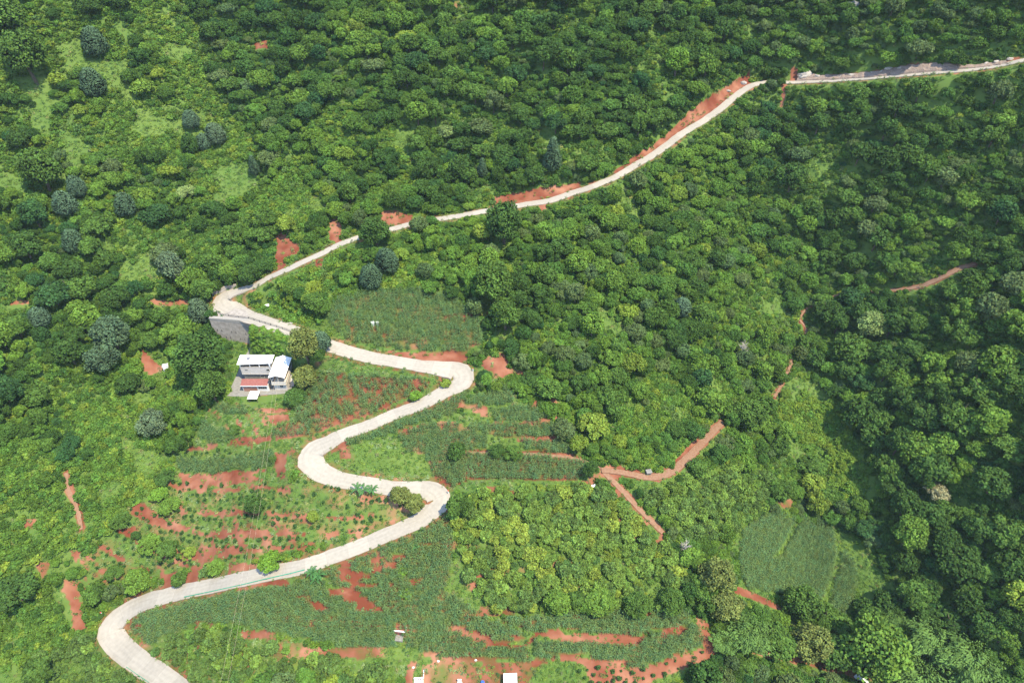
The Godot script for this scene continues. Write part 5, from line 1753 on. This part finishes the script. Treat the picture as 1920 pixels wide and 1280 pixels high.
# ---------------------------------------------------------------- trees that stand out
func special_trees(grid: Dictionary, bark: Material) -> Array:
	var pines := [pine_shape(9000, 0.45, 1.35), pine_shape(9000, 0.5, 1.25), pine_shape(9000, 0.95, 2.3)]
	var silver := [crown_shape(24, 1.5, 0.10, 6000, 0.6, -0.4, 0.32), crown_shape(26, 1.7, 0.10, 6000, 0.6, -0.4, 0.30)]
	var blue := Color(0.125, 0.200, 0.118)
	var C := {"blue": blue, "slate": Color(0.100, 0.165, 0.090), "dark": TONES["dark green"] * 1.1, "mid": TONES["mid green"] * 0.9, "fresh": TONES["fresh green"], "lime": Color(0.16, 0.30, 0.040), "yellow": TONES["yellow-green"], "olive": Color(0.19, 0.23, 0.065), "pale": Color(0.24, 0.33, 0.11), "cream": Color(0.36, 0.34, 0.19), "silver": Color(0.140, 0.205, 0.115)}
	var rows := [
		[185, 78, 28, "p", "slate", "upper of two round slate-grey trees near the top left"], [183, 155, 27, "p", "slate", "lower of two round slate-grey trees near the top left"], [363, 226, 18, "p", "blue", "uppermost of the four blue-grey trees on the left slope"], [408, 250, 22, "p", "silver", "rightmost of the four blue-grey trees on the left slope"],
		[385, 268, 15, "p", "blue", "lower middle of the four blue-grey trees on the left slope"], [362, 272, 19, "p", "dark", "greenest, lower left of the four blue-grey trees"], [480, 314, 16, "c", "slate", "slender dark blue conical tree alone on the upper left slope"], [130, 378, 25, "p", "blue", "left and larger of the twin blue-grey trees at the left"],
		[153, 353, 20, "p", "blue", "right and higher of the twin blue-grey trees at the left"], [243, 386, 22, "p", "slate", "blue-grey tree right of the twins beside a red earth spot"], [1035, 292, 30, "c", "slate", "tall dark conical tree in the wood above the upper road"], [905, 318, 17, "c", "slate", "smaller dark pointed tree left of the tall conical one"],
		[708, 436, 31, "s", "dark", "topmost dark tree of the clump below the brown road bank"], [728, 482, 27, "p", "slate", "right dark blue tree of the clump below the brown road bank"], [698, 512, 28, "p", "slate", "lowest dark blue tree of the clump below the brown road bank"], [606, 637, 21, "p", "blue", "blue-grey tree right of the olive trees behind the farmhouse"],
		[222, 622, 36, "s", "slate", "big blue-grey tree on the left slope below the wood"], [205, 668, 32, "s", "slate", "dark tree just below the big blue-grey tree at the left"], [295, 786, 29, "s", "silver", "silver-leaved round tree left of the garden plots"], [82, 590, 23, "p", "blue", "blue tree at the left edge below the brown path"], [381, 580, 26, "p", "silver", "grey-blue tree just left of the upper hairpin"],
		[146, 445, 26, "p", "slate", "dark blue tree in the wood left of the large landslip"], [330, 500, 28, "s", "silver", "pale grey-green tree in the wood left of the upper hairpin"], [1275, 572, 22, "p", "blue", "lone grey-blue tree in the central wood"], [945, 418, 40, "s", "dark", "wide dark green tree just below the middle red bank"], [925, 532, 42, "s", "mid", "large round green tree at the edge right of the maize slope"],
		[948, 588, 32, "s", "mid", "round green tree below the largest one right of the maize slope"], [1625, 606, 30, "b", "pale", "bright pale green tree beside the dark ravine at the right"], [1750, 916, 17, "b", "cream", "tree covered in cream flowers in the right-hand wood"], [350, 353, 17, "b", "pale", "pale flowering bushy tree on the upper left slope"],
		[578, 646, 32, "b", "olive", "upper olive-green tree between road and farmhouse"], [576, 704, 23, "b", "olive", "lower olive-green tree right of the gabled wing"], [600, 664, 17, "s", "dark", "dark tree between the olive trees and the road"], [392, 668, 46, "b", "dark", "broad dark green tree left of the farmhouse"], [405, 722, 30, "b", "mid", "green tree left of the red-roofed annex"],
		[556, 735, 20, "b", "dark", "dark bush at the right corner of the farmyard"], [857, 843, 15, "b", "dark", "small round dark tree on the terrace path at its left end"], [932, 838, 19, "s", "dark", "left of two dark bushy trees on the terrace path"], [962, 842, 18, "b", "mid", "right of two dark bushy trees on the terrace path"], [1106, 880, 17, "s", "dark", "round dark tree just left of the footpath fork"],
		[484, 942, 20, "s", "dark", "dark glossy tree among the sapling terraces"], [753, 924, 19, "b", "olive", "left olive tree inside the lower right bend"], [779, 940, 19, "b", "olive", "right olive tree inside the lower right bend"], [510, 1047, 16, "b", "lime", "round bright green tree at the upper edge of the lower road"],
		[408, 1054, 18, "b", "fresh", "fresh green bush left of the round bright tree by the road"], [338, 1078, 16, "b", "mid", "low green bush above the lower road, left of the others"], [780, 736, 13, "b", "lime", "bright green bush beside the straight leg inside the big S bend"], [836, 714, 9, "b", "yellow", "small bush at the inner corner of the upper right bend"], [755, 1066, 11, "b", "lime", "round bright green bush in the lower maize field"], [762, 1104, 11, "b", "fresh", "green sapling tree below the round bush in the lower maize"],
		[862, 945, 24, "b", "mid", "leafy green tree just right of the lower right bend"], [1045, 1116, 27, "b", "fresh", "leftmost of five big round bushes along the orchard foot"], [1080, 1114, 21, "b", "mid", "second of five big round bushes along the orchard foot"], [1124, 1112, 30, "b", "fresh", "middle of five big round bushes along the orchard foot"], [1193, 1118, 33, "s", "mid", "fourth of five big round bushes along the orchard foot"], [1254, 1112, 34, "s", "mid", "rightmost of five big round bushes along the orchard foot"],
		[1335, 1070, 38, "b", "olive", "tall dark olive tree right of the orchard corner"], [1352, 1122, 34, "b", "olive", "lower dark olive tree right of the orchard corner"], [1490, 1118, 40, "b", "mid", "round green tree at the foot of the ravine maize plot"], [1508, 1190, 40, "b", "olive", "olive-green tree left of the biggest tree at bottom right"], [1612, 1196, 62, "s", "fresh", "biggest round green tree at the bottom right"], [1545, 1205, 30, "b", "dark", "dark tree on the left flank of the biggest tree"],
		[1110, 792, 24, "b", "yellow", "bright yellow-green tree at the edge of the terraces"], [1327, 748, 26, "b", "fresh", "fresh green spreading tree above the red dirt track"], [1395, 770, 34, "b", "mid", "round grey-green tree at the upper end of the dirt track"], [42, 1098, 30, "b", "dark", "dark tree at the left edge beside the sandy patch"], [85, 1248, 26, "b", "mid", "round green tree at the bottom left corner"], [183, 1152, 9, "b", "dark", "small dark bush beside the roadside post at the lowest bend"],
		[300, 918, 17, "b", "lime", "bright green bush at the upper left of the sapling terraces"], [322, 938, 20, "b", "fresh", "green bush just below the bright one on the sapling terraces"], [258, 998, 12, "s", "dark", "dark upright bush at the left of the sapling terraces"], [283, 1008, 20, "b", "fresh", "green bush in the middle of the lower sapling terrace"], [322, 1022, 22, "b", "mid", "grey-green bush right of centre on the lower sapling terrace"], [354, 1030, 14, "b", "yellow", "yellow-green bush at the right of the lower sapling terrace"],
		[218, 1064, 16, "b", "mid", "dark green bush below the sapling terraces at the left"], [262, 1076, 25, "b", "fresh", "wide green bush above the lower road at the left"], [228, 966, 17, "b", "mid", "green bush at the left rim of the sapling terraces"], [588, 962, 13, "b", "yellow", "yellow-green bush in the right part of the sapling terraces"], [312, 888, 15, "b", "dark", "dark bush left of the red bank above the saplings"], [440, 800, 10, "b", "mid", "dark leafy bush at the end of the left garden plot"], [512, 856, 9, "b", "mid", "leafy bush at the right end of the crescent plot"],
		[68, 112, 46, "b", "mid", "wide grey-green spreading tree near the top left corner"], [22, 45, 44, "b", "mid", "large tree in the very top left corner"], [95, 322, 42, "b", "mid", "broad grey-green tree above the twin blue-grey trees"], [60, 460, 30, "b", "dark", "dark tree at the left edge of the middle wood"],
		[1265, 122, 24, "b", "lime", "lime-green tree high on the slope above the red road bank"], [838, 250, 15, "b", "pale", "pale round tree in the wood above the middle red bank"], [880, 330, 16, "b", "mid", "round tree left of the dark conical one"], [1540, 130, 0, "", "", ""], [1478, 330, 30, "b", "dark", "large dark round tree left of the right-hand ravine"], [1520, 860, 22, "b", "mid", "green tree below the bright bushes"], [1690, 990, 36, "b", "fresh", "fresh green tree with layered boughs right of the ravine plot"]]
	for r in rows:
		if r[2] == 0:
			continue
		var p := ground(r[0], r[1])
		var sc := scale_at(p)
		p = ground(r[0], r[1] + r[2] * (0.95 if r[3] != "c" else 1.0))
		var rad: float = r[2] / sc
		var leaf := leafy(r[4] + " foliage", C[r[4]], 0.5)
		var cm: Mesh
		var stretch := rng.randf_range(0.92, 1.12)
		if " bush" in r[5]:
			stretch *= 0.75
			rad *= 0.88
		match r[3]:
			"p": cm = pines[rng.randi() % 2]
			"c": cm = pines[2]
			"s": cm = silver[rng.randi() % 2]
			_: cm = crowns[rng.randi() % crowns.size()] if rad < 4.0 else silver[rng.randi() % 2]
		if r[3] == "c":
			rad *= 0.8
		var called: String = {"p": "pine_tree", "c": "conical_tree", "s": "round_tree", "b": "leafy_tree"}[r[3]]
		var o := tree_node(called, p, rad, cm, trunks[rng.randi() % 3], leaf, bark, stretch)
		tag(o, r[5], "bush" if " bush" in r[5] and not "tree" in r[5] else "tree")
		var key := Vector2i(int(floorf(p.x / 5.0)), int(floorf(-p.z / 5.0)))
		if not grid.has(key):
			grid[key] = []
		grid[key].append(Vector3(p.x, -p.z, rad))
	# bamboo
	var bamboo := [bamboo_shape(34), bamboo_shape(30)]
	var culms := culm_shape()
	for r in [[1722, 1180, 52, "upper left bamboo clump with feathery drooping tops"], [1790, 1215, 55, "middle bamboo clump with feathery drooping tops"], [1700, 1245, 50, "lower left bamboo clump at the bottom right"], [1800, 1280, 55, "lower right bamboo clump at the bottom edge"], [1660, 1150, 30, "small bamboo clump at the head of the bamboo grove"], [1392, 1178, 46, "bamboo clump left of the round trees near the bottom"], [1352, 1196, 28, "short pale bamboo clump hanging over the field corner"]]:
		var p := ground(r[0], r[1])
		var rad: float = r[2] / scale_at(p)
		p = ground(r[0], r[1] + r[2] * 0.8)
		var t := thing("bamboo_clump", p, rng.randf() * TAU)
		t.scale = Vector3(rad, rad * 0.95, rad)
		put("culms", culms, paint("bamboo_culm", Color(0.12, 0.16, 0.04), 0.6), t)
		put("leaves", bamboo[rng.randi() % 2], leafy("bamboo leaves", Color(0.14, 0.25, 0.065), 0.6), t)
		tag(t, r[3], "bamboo", "bamboo clumps at the lower right")
		var key := Vector2i(int(floorf(p.x / 5.0)), int(floorf(-p.z / 5.0)))
		if not grid.has(key):
			grid[key] = []
		grid[key].append(Vector3(p.x, -p.z, rad * 0.85))
	# bananas
	var bl := [banana_shape(8), banana_shape(7)]
	var bs := banana_stem()
	for r in [[588, 1082, 1.0, "left banana plant on the bank under the lower road"], [600, 1086, 0.95, "right banana plant on the bank under the lower road"], [594, 1094, 0.8, "front banana plant on the bank under the lower road"], [672, 924, 0.95, "left banana plant below the road near the lower right bend"], [684, 928, 1.0, "middle banana plant below the road near the lower right bend"], [700, 926, 0.9, "right banana plant below the road near the lower right bend"], [780, 1030, 0.6, "small banana plant in the maize under the lower right bend"]]:
		var t := thing("banana_plant", ground(r[0], r[1]), rng.randf() * TAU)
		t.scale = Vector3.ONE * r[2] * 0.85
		put("stem", bs, paint("banana_stem", Color(0.16, 0.18, 0.07), 0.6), t)
		put("leaves", bl[rng.randi() % 2], leafy("banana leaves", Color(0.06, 0.15, 0.045), 0.4), t)
		tag(t, r[3], "banana plant", "banana plants by the road")
	# bare dead trees
	for r in [[1388, 672, 1.0, "bare whitish dead tree standing in the central wood"], [1280, 1040, 0.8, "leafless grey branch rising at the orchard's right edge"]]:
		var st := SurfaceTool.new()
		st.begin(Mesh.PRIMITIVE_TRIANGLES)
		limb(st, Vector3(0, -0.5, 0), Vector3(0.2, 5.5, 0), 0.28, 0.12)
		for k in 26:
			var y := rng.randf_range(2.0, 6.0)
			var a := k * 2.4
			var d := Vector3(cos(a), 0.9, sin(a)).normalized() * rng.randf_range(1.0, 2.0) * (1.2 - y * 0.08)
			var b := Vector3(0.2 * y / 5.5, minf(y, 5.5), 0)
			limb(st, b, b + d, 0.08, 0.03, 5)
			for m in 3:
				limb(st, b + d * 0.6, b + d * 0.6 + (d + any_dir() * 0.9) * 0.6, 0.04, 0.015, 4)
		st.generate_normals()
		var t := thing("dead_tree", ground(r[0], r[1]))
		t.scale = Vector3.ONE * r[2]
		put("trunk", st.commit(), paint("bleached_wood", Color(0.40, 0.36, 0.31), 0.9), t)
		tag(t, r[3], "dead tree")
	return []

# ---------------------------------------------------------------- orchards and saplings
func plant_orchards() -> void:
	var shapes := []
	for k in 5:
		shapes.append(crown_shape(9 + k, 1.15, 0.26, 1500, 0.62, -0.2, 0.46))
	var bark: Material = mats["grey_brown_bark"]
	var all := []
	var idx := 0
	var hues := [[0.27, 0.5, 0.23], [0.5, 0.5, 0.0], [0.75, 0.25, 0.0], [0.8, 0.2, 0.0]]
	var cols := [Color(0.115, 0.195, 0.050), Color(0.165, 0.265, 0.052), Color(0.235, 0.310, 0.052)]
	for o in orchards():
		var poly := plan(o[1])
		var r := box_of(poly)
		var f := r.position.y
		var row := 0
		while f < r.end.y:
			var x: float = r.position.x + (row % 2) * o[2] * 0.5
			while x < r.end.x:
				var q := Vector2(x + rng.randf_range(-0.6, 0.6), f + rng.randf_range(-0.55, 0.55))
				x += o[2] * rng.randf_range(0.85, 1.15)
				var c := cell(q.x, q.y)
				if not Geometry2D.is_point_in_polygon(q, poly) or bare[c] == 1 or crop[c] > 0 or rng.randf() < 0.05:
					continue
				var p := at(q.x, q.y)
				var s := seen_at(p)
				if s.x < -40 or s.x > 1960 or s.y > 1330:
					continue
				var rad: float = o[3] * rng.randf_range(0.62, 1.45)
				if hides_something(p, rad, rad * 1.75):
					continue
				all.append([p, rad, idx, pick(hues[idx]), rad * scale_at(p) * (1.0 if s.y < 1275 and s.x > 0 else 0.01)])
			f += o[2] * 0.86
			row += 1
		idx += 1
	all.sort_custom(func(a, b): return a[4] > b[4])
	print("fruit trees ", all.size())
	var lots := []
	var tints := []
	for k in 5:
		lots.append([])
		tints.append([])
	var words := ["dark green", "fresh green", "yellow-green"]
	var named := []
	for i in all.size():
		var t: Array = all[i]
		if i < 300:
			var leaf := leafy("orchard " + words[t[3]] + str(i % 3), cols[t[3]] * [0.88, 1.0, 1.14][i % 3], 0.35)
			var n := tree_node("fruit_tree", t[0], t[1], shapes[i % 5], trunks[i % 3], leaf, bark, rng.randf_range(0.95, 1.35))
			n.get_node("crown").position.y = 0.12
			named.append([n, ("large " if t[1] > 1.38 else "small " if t[1] < 1.05 else "") + words[t[3]] + " fruit tree", whereabouts(t[0]), "fruit tree", "fruit trees " + orchards()[t[2]][0]])
		else:
			lots[i % 5].append(placed(t[0], t[1], 1.0))
			tints[i % 5].append(shifted(cols[t[3]], 0.15))
	finish_labels(named)
	var rest := thing("orchard_bushes", Vector3.ZERO)
	tag(rest, "smaller fruit bushes filling the orchards and plantations between the larger ones", "", "", "stuff")
	for k in 5:
		if lots[k].size():
			swarm("bushes", shapes[k], leafy("orchard leaves", Color.WHITE), lots[k], tints[k], "", rest)
	# saplings
	var young := [crown_shape(5, 1.5, 0.5, 160, 0.4, -0.2, 0.5), crown_shape(6, 1.7, 0.5, 160, 0.35, -0.2, 0.5)]
	var patches := [[SAPLINGS, 1.75, "small dark green sapling in the rows of the red sapling terraces", 250], [[1054, 1246, 1152, 1252, 1212, 1256, 1262, 1242, 1330, 1218, 1346, 1230, 1266, 1260, 1200, 1285, 1109, 1285], 1.7, "small sapling on the bare red terrace at the bottom", 60], [[356, 852, 390, 846, 500, 846, 500, 858, 400, 860, 362, 862], 1.6, "small sapling in the garden strip above the crescent plot", 30], [[640, 930, 720, 935, 760, 950, 740, 975, 660, 975], 1.6, "small sapling on the green slope inside the lower right bend", 36]]
	for q in patches:
		var poly := plan(q[0])
		var r := box_of(poly)
		var n := 0
		var taken := []
		var rows := []
		if q[3] == 250:
			for line in BANDS_LEFT:
				var trip := []
				for i in range(0, line.size(), 2):
					trip.append_array([line[i], line[i + 1], 1.0])
				var way := spline(trip, 1.7)
				for lane in 2:
					for e in way:
						if rng.randf() > 0.1:
							rows.append(Vector2(e[0].x + rng.randf_range(-0.2, 0.2) + lane * 0.8, -e[0].z - 1.0 - lane * 1.5 + rng.randf_range(-0.15, 0.15)))
		for attempt in 9000:
			var p2 := rows[attempt] as Vector2 if attempt < rows.size() else Vector2(rng.randf_range(r.position.x, r.end.x), rng.randf_range(r.position.y, r.end.y))
			var c := cell(p2.x, p2.y)
			if n >= q[3] or not Geometry2D.is_point_in_polygon(p2, poly) or bare[c] == 1:
				continue
			var br := fposmod(bench[c] * 2.0, 1.0)
			if attempt >= rows.size() and bench[c] >= 0.0 and (br < 0.3 or br > 0.62):
				continue
			var ok := true
			for t in taken:
				if p2.distance_to(t) < q[1] * 0.82:
					ok = false
					break
			if not ok:
				continue
			taken.append(p2)
			var k := n % 2
			var o := put("sapling", young[k], leafy("sapling leaves", Color(0.060, 0.128, 0.036), 0.4), null, at(p2.x, p2.y))
			o.rotation.y = rng.randf() * TAU
			o.scale = Vector3.ONE * rng.randf_range(0.32, 0.72)
			tag(o, q[2], "sapling", q[2].replace("small sapling", "saplings").replace("small dark green sapling", "saplings"))
			n += 1
